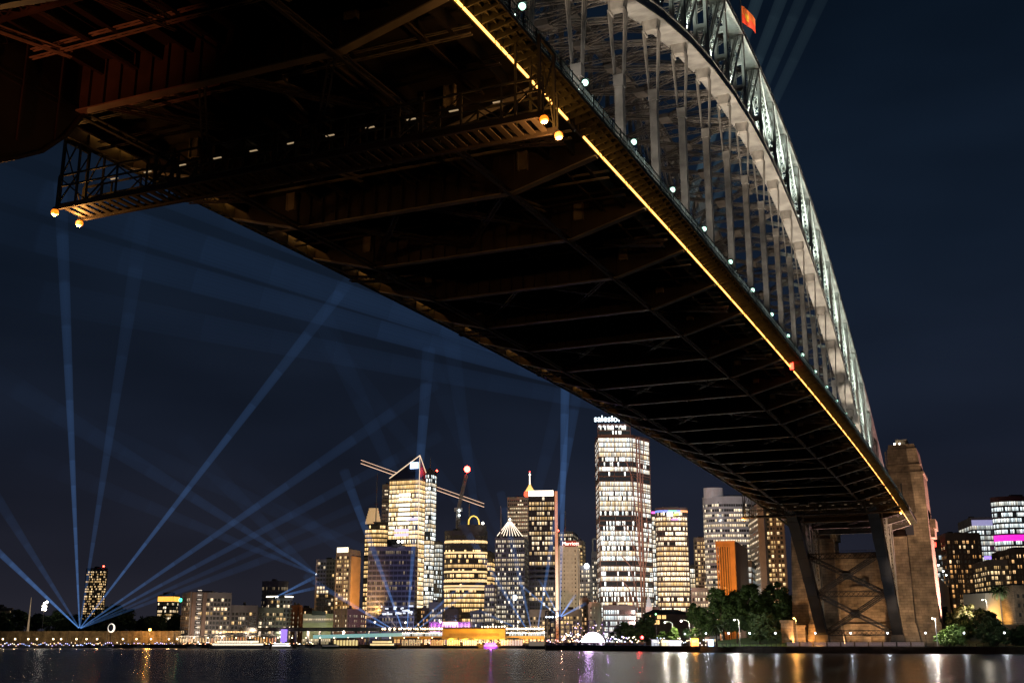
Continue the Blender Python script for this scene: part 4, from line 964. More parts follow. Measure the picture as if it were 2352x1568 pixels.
text('salesforce', 7.2, glow('sign_cool_white', (.72, .90, 1), 3.5), t, gx(1384, D), gx(1446, D), zT + 5.0, 'sign_lettering', .5, .5)
m = MB()
for k_ in range(7): p = gx(1386 + k_ * 10, D - .6); m.rbox(p, 1.2, .5, zT - 1.6, zT - .6, HEAD)
m.build('roof_light', glow('roof_dot', (.9, .96, 1), 7), t)
m = MB(); p = gx(1384, D + 1); q = gx(1446, D + 1); m.beam((p.x, p.y, zT + .8), (q.x, q.y, zT + .8), .5, .8)
for k_ in range(6): c = p.lerp(q, k_ / 5); m.rbox(c, .4, .4, zT, zT + 8, HEAD)
m.build('sign_frame', DARK, t)
t, po, z = B('podium_building', 1385, 1460, 1466, 1392, 800, 'office_cool', 'boxy building of cool white windows at the foot of the tallest tower', 4, 'building')
t, po, z = B('office_tower', 1503, 1511, 1514, 1176, 980, 'office_bright', 'thin sliver of a tower with magenta roof light between two bright towers', 5); glowbox(t, po, 0, z - 1, z + .6, 'magenta_light', glow('magenta', (1, .05, .6), 3))
# round cornered tower
t, po, z = BO('round_cornered_tower', 1515, 1590, 1168, 860, 'round_warm', 'bright warm tower with rounded corners and rainbow light strip at the top', .55, 30, .6)
for nm, x0, x1, cc in (('blue', 0, .4, (.05, .25, 1)), ('teal', .4, .55, (.05, .8, .6)), ('blue2', .55, .78, (.1, .3, 1)), ('orange', .78, 1, (1, .35, .05))):
    m = MB(); n2 = len(po)
    for i in range(n2):
        a, b_ = po[i], po[(i + 1) % n2]; mid = (a + b_) / 2; f = (mid - gx(1515, 860)).dot(RV) / ((gx(1590, 860) - gx(1515, 860)).length)
        if x0 <= f < x1: m.beam((a.x, a.y, z - 1.7), (b_.x, b_.y, z - 1.7), .5, 1.5)
    m.build('rainbow_strip', glow('strip_' + nm, cc, 1.1), t)
for (x0, x1, y0, y1, cc, s) in ((1540, 1553, 1177, 1185, (.9, 1, .95), 6), (1555, 1568, 1179, 1184, (.85, .9, .05), 2.2), (1549, 1565, 1190, 1194, (.9, .35, 1), .9)):
    m = MB(); a = gx(x0, 859.2); b_ = gx(x1, 859.2); m.beam((a.x, a.y, hz(x0, (y0 + y1) / 2, 859.2)), (b_.x, b_.y, hz(x0, (y0 + y1) / 2, 859.2)) if cc[2] > .5 else (b_.x, b_.y, hz(x0, y0, 859.2)), .4, hz(x0, y0, 859) - hz(x0, y1, 859)); m.build('roof_logo', glow('logo_%d' % x0, cc, s), t)
B('apartment_tower', 1600, 1630, 1638, 1236, 900, 'resid_tan', 'crowded pale apartment tower left of the orange lit building', 10, 'apartment tower')
B('apartment_tower', 1588, 1603, 1608, 1300, 930, 'office_bright', 'thin bright tower right of the round cornered tower', 10)
# round white tower
t, po, z = BO('curved_white_tower', 1630, 1756, 1142, 860, 'round_cool', 'wide curved office tower with white blank drum on its roof', .5, 34, .85)
p2 = oval(1630, 1676, 862, .6, 20); m = MB(); m.prism([p[:2] for p in p2], z, hz(1652, 1119, 862)); m.build('white_drum', wall('drum_white', (.5, .5, .5), (.9, .93, 1), .26), t)
p2 = oval(1674, 1745, 866, .5, 20); m = MB(); m.prism([p[:2] for p in p2], z, hz(1652, 1136, 866)); m.build('roof_plant', DARK, t)
# orange lit building with vertical slots
po = footprint(1650, 1694, 1722, 700, 18); z = hz(1694, 1241, 700); c = sum(po, Vector()) / 4
t = thing('orange_lit_building', (c.x, c.y, G), 'squat stone building washed orange with dark vertical slots above the park trees', 'building')
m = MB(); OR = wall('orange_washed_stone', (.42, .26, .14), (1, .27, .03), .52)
a, b_ = po[0], po[1]; L = (b_ - a).length; d = (b_ - a).normalized(); n_ = Vector((d.y, -d.x, 0)); n_ = n_ if n_.dot(HV) < 0 else -n_; A2 = math.atan2(d.y, d.x)
back = MB(); back.prism([p[:2] for p in inset(po, 1.4)], G, z - .4); back.build('recessed_wall', DARK, t)  # recess painted near black so the slots read as shaded
for i in range(7):
    w_ = L / 8 * (.52 if i not in (6,) else 2.0); p = a + d * (L * (i + .5 if i < 6 else 7.0) / 8); m.rbox(p - n_ * .6, w_, 1.6, G, z - 1.5, A2)
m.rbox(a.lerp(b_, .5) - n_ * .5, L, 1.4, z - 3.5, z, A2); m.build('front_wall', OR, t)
m = MB(); m.beam((po[1].x, po[1].y, (G + z) / 2), (po[2].x, po[2].y, (G + z) / 2), .8, z - G); m.build('side_wall', wall('dim_orange_stone', (.2, .15, .12), (1, .35, .12), .03), t)  # darker copy of the front stone, shade of the side put into colour
B('apartment_tower', 1706, 1732, 1757, 1290, 760, 'office_cool', 'office block of cool windows hidden low behind the orange lit building', 15, 'building')
t, po, z = B('concrete_slab_tower', 1752, 1766, 1769, 1160, 770, 'beige_bands', 'plain grey concrete slab tower beside the apartment tower by the pylon', 3)
m = MB(); m.beam((po[0] - HV * .4)[:2] + (z / 2 + 1,), (po[1] - HV * .4)[:2] + (z / 2 + 1,), .5, z - 1); m.build('blank_wall', wall('plain_concrete', (.28, .26, .24), (1, .85, .7), .08), t)
B('apartment_tower', 1770, 1812, 1826, 1150, 780, 'resid_tan', 'warm lit apartment tower just left of the hidden pylon', 12, 'apartment tower')
# right of the pylon
t, po, z = B('office_block', 2150, 2183, 2190, 1262, 760, 'office_cool', 'office block with small red rooftop sign right of the pylon', 8, 'building')
glowbox(t, po, 0, z + .5, z + 6.5, 'sign_board', DARK, 0, 1, .3); glowbox(t, po, 0, z + 2, z + 5, 'red_sign', glow('sign_red', (1, .05, .03), 5), .12, .42, .8)
B('dark_apartment_tower', 2189, 2268, 2284, 1226, 740, 'resid_dark', 'broad dark apartment tower with scattered orange windows at right', 8, 'apartment tower')
B('office_tower', 2252, 2312, 2332, 1190, 830, 'office_cool', 'cool lit office tower with a purple band low on its front', 8)
t, po, z = BUILD['cool lit office tower with a purple band low on its front']; glowbox(t, po, 0, hz(2290, 1283, 830), hz(2290, 1276, 830), 'purple_band', glow('purple', (.30, .18, 1), 1.8), .35, 1.0, .4); glowbox(t, po, 0, z - 5, z - 1, 'roof_screen', glow('violet_dim', (.5, .5, 1), .45), .0, 1, .4)
t, po, z = BO('round_office_tower', 2316, 2420, 1142, 780, 'magenta_bands', 'bright round tower with a magenta band cut by the right edge', .6, 30)
m = MB(); zz = hz(2350, 1234, 780)
for i in range(len(po)): a, b_ = po[i], po[(i + 1) % len(po)]; m.beam((a.x, a.y, zz), (b_.x, b_.y, zz), .6, 4.2)
m.build('magenta_band', glow('magenta_bright', (1, .02, .65), 1.1), t)
B('apartment_block', 2283, 2330, 2336, 1288, 700, 'resid_tan', 'mid rise apartment block below the purple banded tower', 8, 'apartment building')
B('apartment_block', 2334, 2440, 2450, 1262, 690, 'resid_dark', 'brown apartment block at the right edge below the magenta banded tower', 8, 'apartment building')
# a second row of far roofs between the towers
for i, (x0, x1, yt, D, st, lab) in enumerate((
        (1113, 1140, 1345, 870, 'silver_grid', 'low silver block at the left foot of the pyramid roofed tower'), (1216, 1262, 1402, 820, 'resid_tan', 'low warm block in front of the dark tower with the orange edge'),
        (957, 990, 1398, 900, 'resid_dark', 'low brown block right of the unlit tower'), (1590, 1632, 1352, 760, 'silver_grid', 'low block just above the park trees left of the orange lit building'),
        (1500, 1518, 1395, 830, 'office_bright', 'small bright block between the tallest tower and the round cornered tower'), (640, 668, 1416, 870, 'brick_punched', 'small brick house behind the curved building'))):
    B('office_building', x0, x1 - 5, x1, yt, D, st, lab, 9, 'building')
# ================================================================ TREES
BARK = mat('bark', (.07, .05, .035), .9, noise=.4, nscale=1.5)
def leafmat(name, c, c2):
    m = bpy.data.materials.new(name); m.use_nodes = True; n = m.node_tree.nodes; l = m.node_tree.links; b = n['Principled BSDF']; b.inputs['Roughness'].default_value = .7
    t = n.new('ShaderNodeTexCoord'); z = n.new('ShaderNodeTexNoise'); z.inputs['Scale'].default_value = .45; z.inputs['Detail'].default_value = 4; l.new(t.outputs['Object'], z.inputs[0])
    r = n.new('ShaderNodeValToRGB'); r.color_ramp.elements[0].position = .35; r.color_ramp.elements[1].position = .65; r.color_ramp.elements[0].color = (*c, 1); r.color_ramp.elements[1].color = (*c2, 1)
    l.new(z.outputs[0], r.inputs[0]); l.new(r.outputs[0], b.inputs['Base Color']); return m
LEAF = leafmat('fig_leaves', (.035, .07, .018), (.07, .13, .03)); LEAFL = leafmat('bright_leaves', (.07, .13, .02), (.12, .19, .035)); LEAFD = leafmat('dark_leaves', (.022, .045, .015), (.045, .08, .022))
def tree(px, d, ytop, wpx, label, leaf=LEAF, z0=2.3, n=4200, seed=1, squash=.85, trunk=.22, leafsz=.8, group='trees in the waterfront park', cat='tree', name='broadleaf_tree'):
    rr = random.Random(seed); c = gx(px, d); H = hz(px, ytop, d) - z0; Rw = wpx / FPX * d / 2
    t = thing(name, (c.x, c.y, z0), label, cat, group)
    m = MB(); th = H * trunk; top = Vector((c.x + rr.uniform(-.5, .5), c.y, z0 + th)); r0 = max(.22, H * .028)
    m.tube((c.x, c.y, z0 - .3), top, r0 * 1.25, r0 * .8, 9)
    blobs = []
    nb = 11
    for i in range(nb):
        a = 2 * math.pi * i / nb * 2.4; rad = Rw * rr.uniform(.15, .72); h = z0 + H * rr.uniform(trunk + .12, .86) if i else z0 + H * .8
        if rad > Rw * .5: h = min(h, z0 + H * rr.uniform(trunk + .1, .68))
        r = Rw * rr.uniform(.36, .56); h = min(h, z0 + H - r * squash)
        p = Vector((c.x + rad * math.cos(a), c.y + rad * math.sin(a) * .9, h)); blobs.append((p, r))
    for p, r in blobs:
        mid = top.lerp(p, .5) + Vector((0, 0, -.06 * H)); m.tube(top - Vector((0, 0, .2)), mid, r0 * .5, r0 * .33, 6); m.tube(mid, p, r0 * .33, r0 * .12, 6)
    m.build('trunk', BARK, t)
    m = MB(); vol = sum(r * r for _, r in blobs)
    n = int(n * 1.7)
    for p, r in blobs:
        k = int(n * r * r / vol); subs = [(p + Vector((rr.gauss(0, 1), rr.gauss(0, 1), rr.gauss(0, 1) * squash)).normalized() * r * .72, r * rr.uniform(.25, .5)) for _ in range(9)]
        for _ in range(k):
            sp_, sr = rr.choice(subs); v = Vector((rr.gauss(0, 1), rr.gauss(0, 1), rr.gauss(0, 1))).normalized()
            q = sp_ + Vector((v.x, v.y, v.z * squash)) * sr * rr.uniform(.45, 1.1)
            u = Vector((rr.gauss(0, 1), rr.gauss(0, 1), rr.gauss(0, .6))).normalized(); w = u.cross(v + Vector((.01, 0, 0))).normalized(); s = leafsz * rr.uniform(.5, 1.2)
            m.quad([q - u * s, q + w * s * .55, q + u * s, q - w * s * .55])
    m.build('crown', leaf, t); return t
def palm(px, d, ytop, ybase_z, wpx, label, leaf=LEAFD, seed=1, nf=26, z0=2.3):
    rr = random.Random(seed); c = gx(px, d); H = hz(px, ytop, d) - z0; Rw = wpx / FPX * d / 2
    t = thing('palm_tree', (c.x, c.y, z0), label, 'palm tree', 'palm trees in the waterfront park'); m = MB(); hc = z0 + H - Rw * .55
    for i in range(6): m.tube((c.x, c.y, z0 + (hc - z0) * i / 6), (c.x, c.y, z0 + (hc - z0) * (i + 1) / 6), .36 - .02 * i, .31 - .02 * i, 8)
    m.ball((c.x, c.y, hc), .55, 8, 6); m.build('trunk', BARK, t); m = MB()
    for f in range(nf):
        a = f * 2.399; el = 1.25 - 1.75 * (f / nf); L = Rw * 1.25; prev = Vector((c.x, c.y, hc + .3)); d0 = Vector((math.cos(a), math.sin(a), 0)); e_ = el; sd = Vector((-d0.y, d0.x, 0))
        for s in range(8):
            nx_ = prev + (d0 * math.cos(e_) + Vector((0, 0, math.sin(e_)))) * L / 8; m.beam(prev, nx_, .07, .05)
            for g in (-1, 1):
                for h in (.25, .75):
                    b0 = prev.lerp(nx_, h); w = L * .23 * math.sin(math.pi * min(.95, (s + 1.2) / 9)); tip = b0 + sd * g * w * .8 + (nx_ - prev).normalized() * w * .45 - Vector((0, 0, w * .45)); q = (nx_ - prev) * .22
                    m.quad([b0 - q, b0 + q, tip])
            prev = nx_; e_ -= .23
    m.build('crown', leaf, t); return t
tree(1612, 570, 1378, 86, 'leftmost large dark fig tree of the park grove', seed=2)
tree(1660, 552, 1352, 104, 'large dark fig tree below the orange lit building', seed=3, z0=4, n=6000)
tree(1716, 548, 1340, 112, 'tallest dark fig tree in the middle of the park grove', seed=4, z0=5, n=6500)
tree(1772, 545, 1336, 104, 'dark fig tree of the grove right beside the left pylon', seed=5, z0=6, n=6000)
tree(1806, 560, 1352, 60, 'narrow dark tree touching the left pylon', seed=6, z0=7, n=3500)
tree(1742, 490, 1402, 88, 'dense drooping dark tree standing on the lawn in front of the grove', LEAFD, seed=7, z0=3.4, n=6000, trunk=.12, leafsz=.5)
tree(1690, 505, 1412, 50, 'smaller dark tree with bare trunk left of the drooping tree', LEAFD, seed=17, z0=3.4, n=3000, trunk=.45)
tree(1432, 585, 1428, 62, 'dark round tree right of the glowing dome', LEAFD, seed=8)
tree(1478, 590, 1412, 66, 'dark round tree below the blue lit spire', LEAFD, seed=9)
for i, (px, yt, w) in enumerate(((1518, 1443, 34), (1543, 1440, 36), (1596, 1440, 34))):
    tree(px, 530 - i * 4, yt, w, ('small green tree near the red light on the quay', 'small green tree lit by the street lamp below the hipped roof house', 'small green tree left of the lawn')[i], LEAFL, seed=20 + i, n=2200, leafsz=.4)
palm(1643, 470, 1434, 0, 32, 'palm with dark fronds standing at the left end of the lawn', seed=1)
palm(1609, 500, 1440, 0, 32, 'palm just left of the lawn palm beside a white globe lamp', LEAF, seed=2)
palm(1578, 505, 1442, 0, 32, 'leftmost palm beside the low quay buildings', LEAF, seed=3)
palm(2300, 560, 1343, 0, 46, 'tall palm with thin trunk in front of the white building at right', seed=4, z0=11.9, nf=34)
tree(2206, 500, 1382, 96, 'broad green tree right of the pylon', LEAF, z0=5, seed=11, n=5500)
tree(2165, 520, 1368, 40, 'dark tree beside the pylon flank', LEAFD, z0=6, seed=12, n=2600)
tree(2262, 478, 1400, 60, 'dark leafy tree below the white building', LEAFD, z0=4, seed=13, n=3600)
tree(2174, 448, 1431, 74, 'low bright green bush lit by the lamp beside the pylon', LEAFL, seed=14, n=4500, trunk=.08, leafsz=.42, squash=.6, name='round_bush', cat='bush')
tree(2278, 452, 1428, 74, 'low dark bush of drooping fronds at right', LEAFD, seed=15, n=4200, trunk=.08, leafsz=.5, squash=.6, name='round_bush', cat='bush')
tree(2330, 456, 1436, 54, 'low dark bush at the right end of the lawn', LEAFD, seed=16, n=3000, trunk=.08, leafsz=.5, squash=.6, name='round_bush', cat='bush')
c = gx(2186, 470); t = thing('cypress_tree', (c.x, c.y, 3), 'small dark conical cypress at the foot of the pylon', 'tree'); m = MB(); m.tube((c.x, c.y, 2.5), (c.x, c.y, 4), .2, .15, 6); m.build('trunk', BARK, t); m = MB(); rr = random.Random(5)
for i in range(1500):
    h = rr.random() ** .8; a = rr.uniform(0, 6.28); r = 1.9 * (1 - h) ** .7 * rr.uniform(.8, 1.05); p = Vector((c.x + r * math.cos(a), c.y + r * math.sin(a), 3.2 + h * 6.8)); u = Vector((rr.gauss(0, .4), rr.gauss(0, .4), 1)).normalized() * .35; w = u.cross(Vector((math.cos(a), math.sin(a), 0))).normalized() * .14; m.quad([p - u, p + w, p + u, p - w])
m.build('crown', LEAFD, t)
far = [(8, 1405, 60, 'leftmost dark tree of the far left tree line'), (42, 1398, 70, 'dark tree of the far left tree line below the white mast'), (84, 1410, 60, 'dark tree left of the bright floodlight mast'), (132, 1400, 70, 'dark tree right of the bright floodlight mast'),
       (172, 1408, 66, 'dark tree just left of the tall apartment tower'), (214, 1396, 80, 'dark tree at the foot of the lone apartment tower'), (252, 1388, 80, 'tallest dark tree right of the lone apartment tower'), (286, 1398, 66, 'dark tree above the crescent sculpture'),
       (330, 1416, 60, 'lower dark tree above the orange wall lamp'), (362, 1408, 60, 'dark tree below the small orange crowned office block'), (400, 1406, 56, 'dark tree touching the left apartment block')]
for i, (px, yt, w, lab) in enumerate(far): tree(px, 870 + (i % 3) * 16, yt, w, lab, LEAFD, seed=40 + i, n=2600, z0=9, leafsz=1.0, trunk=.12, group='dark trees behind the long left wall')

# ================================================================ RIGHT SHORE
IRON = mat('black_iron', (.02, .02, .022), .5); CREAMP = mat('cream_paint', (.55, .5, .45), .7)
def globe(px, d, label, yy=None, h=5.2, z0=2.3, col=(.85, .92, 1), p=650, r=.3):
    c = gx(px, d); zz = hz(px, yy, d) if yy else z0 + h; t = thing('globe_lamp', (c.x, c.y, z0), label, 'lamp', 'globe lamps along the sea wall')
    m = MB(); m.tube((c.x, c.y, z0), (c.x, c.y, z0 + .5), .16, .12, 8); m.tube((c.x, c.y, z0 + .5), (c.x, c.y, zz - r), .07, .05, 8); m.tube((c.x, c.y, zz - r - .1), (c.x, c.y, zz - r), .12, .16, 8); m.build('post', IRON, t)
    m = MB(); m.ball((c.x, c.y, zz), r, 10, 8); m.build('globe', glow('globe_%d_%d' % (col[0] * 99, col[2] * 99), col, 9), t)
    in_thing(lamp('globe_glow', 'POINT', (c.x, c.y - .0, zz + .5), p, col, .3), t); return t
for px, d, lab in ((1571, 500, 'globe lamp left of the glowing orange kiosk'), (1619, 480, 'globe lamp right of the glowing orange kiosk'), (1671, 468, 'globe lamp in front of the left part of the lawn'), (1719, 462, 'globe lamp in front of the middle of the lawn'),
                   (1778, 456, 'globe lamp in front of the right part of the lawn'), (1869, 452, 'globe lamp beside the left steel leg of the arch'), (1950, 449, 'globe lamp behind the white fence between the arch legs'), (2034, 446, 'globe lamp beside the right steel leg of the arch'),
                   (2121, 443, 'globe lamp at the right end of the white fence'), (2209, 440, 'globe lamp below the bright green bush'), (2301, 436, 'globe lamp below the dark bush at right')):
    globe(px, d, lab)
def street(px, py, ppx, d, label, col, p, z0=2.3, s=6, group='tall street lamps of the park road'):
    a = gx(px, d); b_ = gx(ppx, d); zz = hz(px, py, d); t = thing('park_street_lamp', (b_.x, b_.y, z0), label, 'street lamp', group)
    m = MB(); m.tube((b_.x, b_.y, z0), (b_.x, b_.y, zz - .6), .14, .09, 8); mid = b_.lerp(a, .4); m.tube((b_.x, b_.y, zz - .6), (mid.x, mid.y, zz + .1), .08, .07, 6); m.tube((mid.x, mid.y, zz + .1), (a.x, a.y, zz + .15), .07, .06, 6); m.build('pole', mat('galvanised_pole', (.4, .4, .38), .5), t)
    m = MB(); m.rbox(a, 1.0, .4, zz + .05, zz + .25, HEAD); m.build('lantern', IRON, t); m = MB(); m.ball((a.x, a.y, zz - .1), .33, 10, 6); m.build('bulb', glow('street_%d_%d' % (col[1] * 99, s), col, s), t)
    in_thing(lamp('street_glow', 'POINT', (a.x, a.y, zz - .7), p, col, .3), t); return t
street(1686, 1422, 1696, 476, 'tall white street lamp in front of the drooping tree', (1, .95, .8), 9000)
street(1564, 1424, 1582, 520, 'bright street lamp right of the hipped roof house', (1, .95, .75), 14000)
street(1526, 1427, 1543, 540, 'dimmer street lamp below the hipped roof house', (1, .93, .75), 9000, s=4)
street(1822, 1418, 1827, 466, 'orange street lamp at the foot of the left pylon', (1, .45, .10), 4200, s=8)
street(2139.5, 1418, 2146, 445, 'white street lamp right of the pylon base', (1, .92, .78), 8000)
street(2259, 1376, 2268, 560, 'street lamp beside the white building at right', (1, .9, .7), 4000, z0=11.9)
c = gx(1506, 560); t = thing('green_signal_light', (c.x, c.y, 2.3), 'green light on a post above the dark trees by the house', 'light'); m = MB(); m.tube((c.x, c.y, 2.3), (c.x, c.y, 17), .12, .1, 6); m.build('post', IRON, t); beacon(t, gx(1474, 560), hz(1474, 1444, 560), .5, (.3, 1, .35), 6) if False else beacon(t, c, 17, .4, (.3, 1, .35), 5)
# white ornamental fence in front of the legs
def fence(p0, p1, z0, h, name, mt, label, step=2.4, balus=.3, panel=None, cat='fence'):
    c = (p0 + p1) / 2; t = thing(name, (c.x, c.y, z0), label, cat); L = (p1 - p0).length; d = (p1 - p0).normalized(); m = MB(); n = int(L / step)
    for i in range(n + 1): p = p0.lerp(p1, i / n); m.rbox(p, .14, .14, z0, z0 + h, math.atan2(d.y, d.x))
    for zz in (z0 + .15, z0 + h - .05): m.beam((p0.x, p0.y, zz), (p1.x, p1.y, zz), .07, .09)
    i = 0.
    while i < L: p = p0 + d * i; m.box(p.x - .02, p.x + .02, p.y - .02, p.y + .02, z0 + .1, z0 + h - .05); i += balus
    m.build('railing', mt, t)
    if panel:
        m = MB()
        for i in range(n):
            a = p0.lerp(p1, (i + .06) / n); b_ = p0.lerp(p1, (i + .94) / n)
            for q in range(9):
                f0, f1 = q / 9, (q + 1) / 9; A = a.lerp(b_, f0); B_ = a.lerp(b_, f1); zz = z0 + h * .5; s = h * .32
                m.beam((A.x, A.y, zz - s + 2 * s * (q % 2)), (B_.x, B_.y, zz + s - 2 * s * (q % 2)), .05, .16); m.beam((A.x, A.y, zz + s - 2 * s * (q % 2)), (B_.x, B_.y, zz - s + 2 * s * (q % 2)), .05, .16)
            m.beam((a.x, a.y, zz), (b_.x, b_.y, zz), .05, .2); m.beam((a.x, a.y, zz + s), (b_.x, b_.y, zz + s), .05, .14); m.beam((a.x, a.y, zz - s), (b_.x, b_.y, zz - s), .05, .14)
        m.build('ornate_panel', panel, t)
    return t
fence(gx(1801, 449), gx(2118, 435), 2.4, 2.0, 'ornamental_fence', IRON, 'white ornate panel fence on the sea wall in front of the arch legs', 4.6, .9, mat('glowing_fence_white', (.62, .56, .56), .6, 0, (1, .75, .8), .10))  # pinkish glow put into the fence panels as emission
fence(gx(1500, 512.5), gx(1800, 449.5), 2.4, 1.3, 'sea_wall_railing', IRON, 'black iron railing along the sea wall left of the white fence', 2.4, .5)
fence(gx(2120, 434), gx(2420, 421), 2.4, 1.3, 'sea_wall_railing', IRON, 'black iron railing along the sea wall right of the white fence', 2.4, .5)
# stone plinths by the left leg
for (px, d, w, h, lab) in ((1808, 488, 5, 11, 'square stone pier left of the left pylon foot'), (1836, 492, 4.5, 9, 'short stone pier beside the left steel leg')):
    c = gx(px, d); m = MB(); m.rbox(c, w, w, 1.5, 2 + h * .9, 0); m.rbox(c, w + .8, w + .8, 2 + h * .9, 2 + h, 0); tag(m.build('stone_pier', SAND), lab, 'pier')
# house with hipped roof
def house(xl, xr, ytop, yeave, d, label, wallm, roofm, winrows, name='waterfront_house', z0=2.2, depth=18, overhang=1.5, ang=4):
    po = footprint(xl, xr, xr, d, ang, depth); ze = hz((xl + xr) / 2, yeave, d); zr = hz((xl + xr) / 2, ytop, d); c = sum(po, Vector()) / 4
    t = thing(name, (c.x, c.y, z0), label, 'house'); m = MB(); m.prism([p[:2] for p in po], z0, ze); m.build('wall', wallm, t)
    m = MB(); o = [c + (p - c) * 1.0 + (p - c).normalized() * overhang for p in po]; a = po[0].lerp(po[3], .5).lerp(c, .45); b_ = po[1].lerp(po[2], .5).lerp(c, .45)
    A = (a.x, a.y, zr); B_ = (b_.x, b_.y, zr); O = [(p.x, p.y, ze) for p in o]; m.quad([O[0], O[1], B_, A]); m.quad([O[1], O[2], B_]); m.quad([O[2], O[3], A, B_]); m.quad([O[3], O[0], A]); m.quad(O[::-1]); m.build('roof', roofm, t)
    d_ = (po[1] - po[0]); L = d_.length; d_ = d_.normalized(); n_ = Vector((d_.y, -d_.x, 0)); n_ = n_ if n_.dot(HV) < 0 else -n_; an = math.atan2(d_.y, d_.x)
    for (z, h, spans, em) in winrows:
        for (f0, f1) in spans:
            p = po[0].lerp(po[1], (f0 + f1) / 2) + n_ * .06; m = MB(); m.rbox(p, L * (f1 - f0), .12, z - h / 2, z + h / 2, an); w = m.build('window', em, t)
    return t
WL = glow('house_window', (1, .60, .20), 1.6); TILE = mat('dark_roof_tiles', (.05, .04, .035), .8, noise=.3)
house(1478, 1582, 1398, 1410, 640, 'low wide house with dark hipped roof and two rows of yellow windows behind the park', wall('house_timber', (.12, .08, .06)), TILE,
      [(hz(1530, 1416, 640), 1.9, [(.05, .10), (.12, .15), (.30, .335), (.345, .38), (.41, .445), (.455, .49)], WL), (hz(1530, 1428, 640), 2.2, [(.18, .22), (.235, .29), (.30, .345)], WL)])
house(1440, 1482, 1434, 1437, 615, 'low brown pavilion left of the hipped roof house', wall('pavilion_brown', (.10, .06, .05)), TILE, [(5, 1.6, [(.1, .4), (.5, .9)], WL)], depth=10)
t = house(2266, 2330, 1356, 1362, 585, 'plain white gabled building with an orange lit lower wall behind the tall palm', mat('white_render', (.55, .52, .45), .8), TILE, [(20, 2.2, [(.55, .60), (.68, .73)], glow('cool_window', (1, .8, .55), 1))], z0=10, name='white_building', ang=-14)
c = gx(2278, 574); c2 = gx(2300, 550); in_thing(lamp('upper_wash', 'SPOT', (c2.x, c2.y, 20), 16000, (1, .93, .8), .5, gx(2300, 584)[:2] + (24,), 100, .8), t); in_thing(lamp('wall_wash', 'SPOT', (c.x, c.y, 12.6), 30000, (1, .52, .10), .4, gx(2298, 584)[:2] + (15,), 110, .9), t)
house(2332, 2420, 1338, 1344, 575, 'dark stone warehouse at the right edge of the terrace', stone_mat('warehouse_stone', (.24, .18, .13), 1.1, .5), TILE, [(z, 1.8, [(.08, .14), (.22, .28), (.36, .42), (.5, .56)], DARK) for z in (17, 21.5, 26)], z0=10, name='stone_warehouse', ang=-10)
fence(gx(2240, 556), gx(2420, 545), 12.0, 1.2, 'terrace_railing', CREAMP, 'pale railing along the terrace in front of the white building', 3, .5)
# approach road with its lamps running down behind the pylon
AP = [(2147, 1273, 545), (2155, 1285, 600), (2165, 1297, 650), (2175, 1311, 700), (2181, 1320, 740), (2188, 1326, 780), (2194, 1334, 820)]
m = MB()
for (a, b_) in zip(AP, AP[1:]):
    p, q = gx(a[0], a[2]), gx(b_[0], b_[2]); za, zb2 = hz(*a) - 7.5, hz(*b_) - 7.5
    m.hexa([(p.x - 6, p.y, 2), (p.x + .5, p.y, 2), (q.x + .5, q.y, 2), (q.x - 6, q.y, 2), (p.x - 6, p.y, za), (p.x + .5, p.y, za), (q.x + .5, q.y, zb2), (q.x - 6, q.y, zb2)])
tag(m.build('approach_viaduct', wall('viaduct_purple', (.07, .05, .07), (.5, .15, .6), .03)), 'dark approach viaduct running down behind the pylon', 'viaduct')
for i, a in enumerate(AP):
    c = gx(a[0], a[2]); zz = hz(*a); t = thing('approach_lamp', (c.x, c.y, zz - 7.5), 'white lamp on the approach viaduct right of the pylon', 'street lamp', 'lamps down the approach viaduct'); m = MB(); m.tube((c.x, c.y, zz - 7.5), (c.x, c.y, zz - .3), .13, .08, 6); m.build('pole', IRON, t); m = MB(); m.ball((c.x, c.y, zz), .55, 8, 6); m.build('bulb', glow('approach_white', (.9, 1, .92), 8), t)
# walkers, crowd
def person_shape(m, p, z, h, rr):
    s = h / 1.7; a = rr.uniform(0, 3.1); m.tube((p.x - .09, p.y, z), (p.x - .07, p.y, z + .85 * s), .07, .1, 5, mi=1); m.tube((p.x + .09, p.y, z), (p.x + .07, p.y, z + .85 * s), .07, .1, 5, mi=1)
    k = rr.choice((0, 1, 2)); m.tube((p.x, p.y, z + .8 * s), (p.x, p.y, z + 1.42 * s), .17, .21, 6, mi=k)
    for g in (-1, 1): m.tube((p.x + g * .22, p.y, z + 1.38 * s), (p.x + g * .27, p.y - .05, z + .82 * s), .05, .04, 4, mi=k)
    m.ball((p.x, p.y, z + 1.58 * s), .11, 6, 4, 1.2, mi=3)
CL = [mat('clothes_dark', (.03, .03, .04), .9), mat('clothes_blue', (.05, .06, .12), .9), mat('clothes_red', (.2, .06, .05), .9), mat('skin', (.35, .2, .14), .6)]
rr = random.Random(11); m = MB()
for i in range(330): px = rr.uniform(1256, 1480); p = gx(px, 592 - (px - 1253) * .28 + rr.uniform(2, 9)); person_shape(m, p, 2.3, rr.uniform(1.5, 1.85), rr)
tag(m.build('crowd', CL, org=(-200, 560, 0)), 'dense crowd of people standing round the glowing dome on the quay', 'crowd', kind='stuff')
m = MB()
for i in range(420): px = rr.uniform(-20, 1200); p = gx(px, 764 + rr.uniform(0, 9)); person_shape(m, p, 2.3, rr.uniform(1.5, 1.85), rr)
tag(m.build('crowd', CL, org=(-400, 660, 0)), 'thin line of people strolling along the far left quay', 'crowd', kind='stuff')

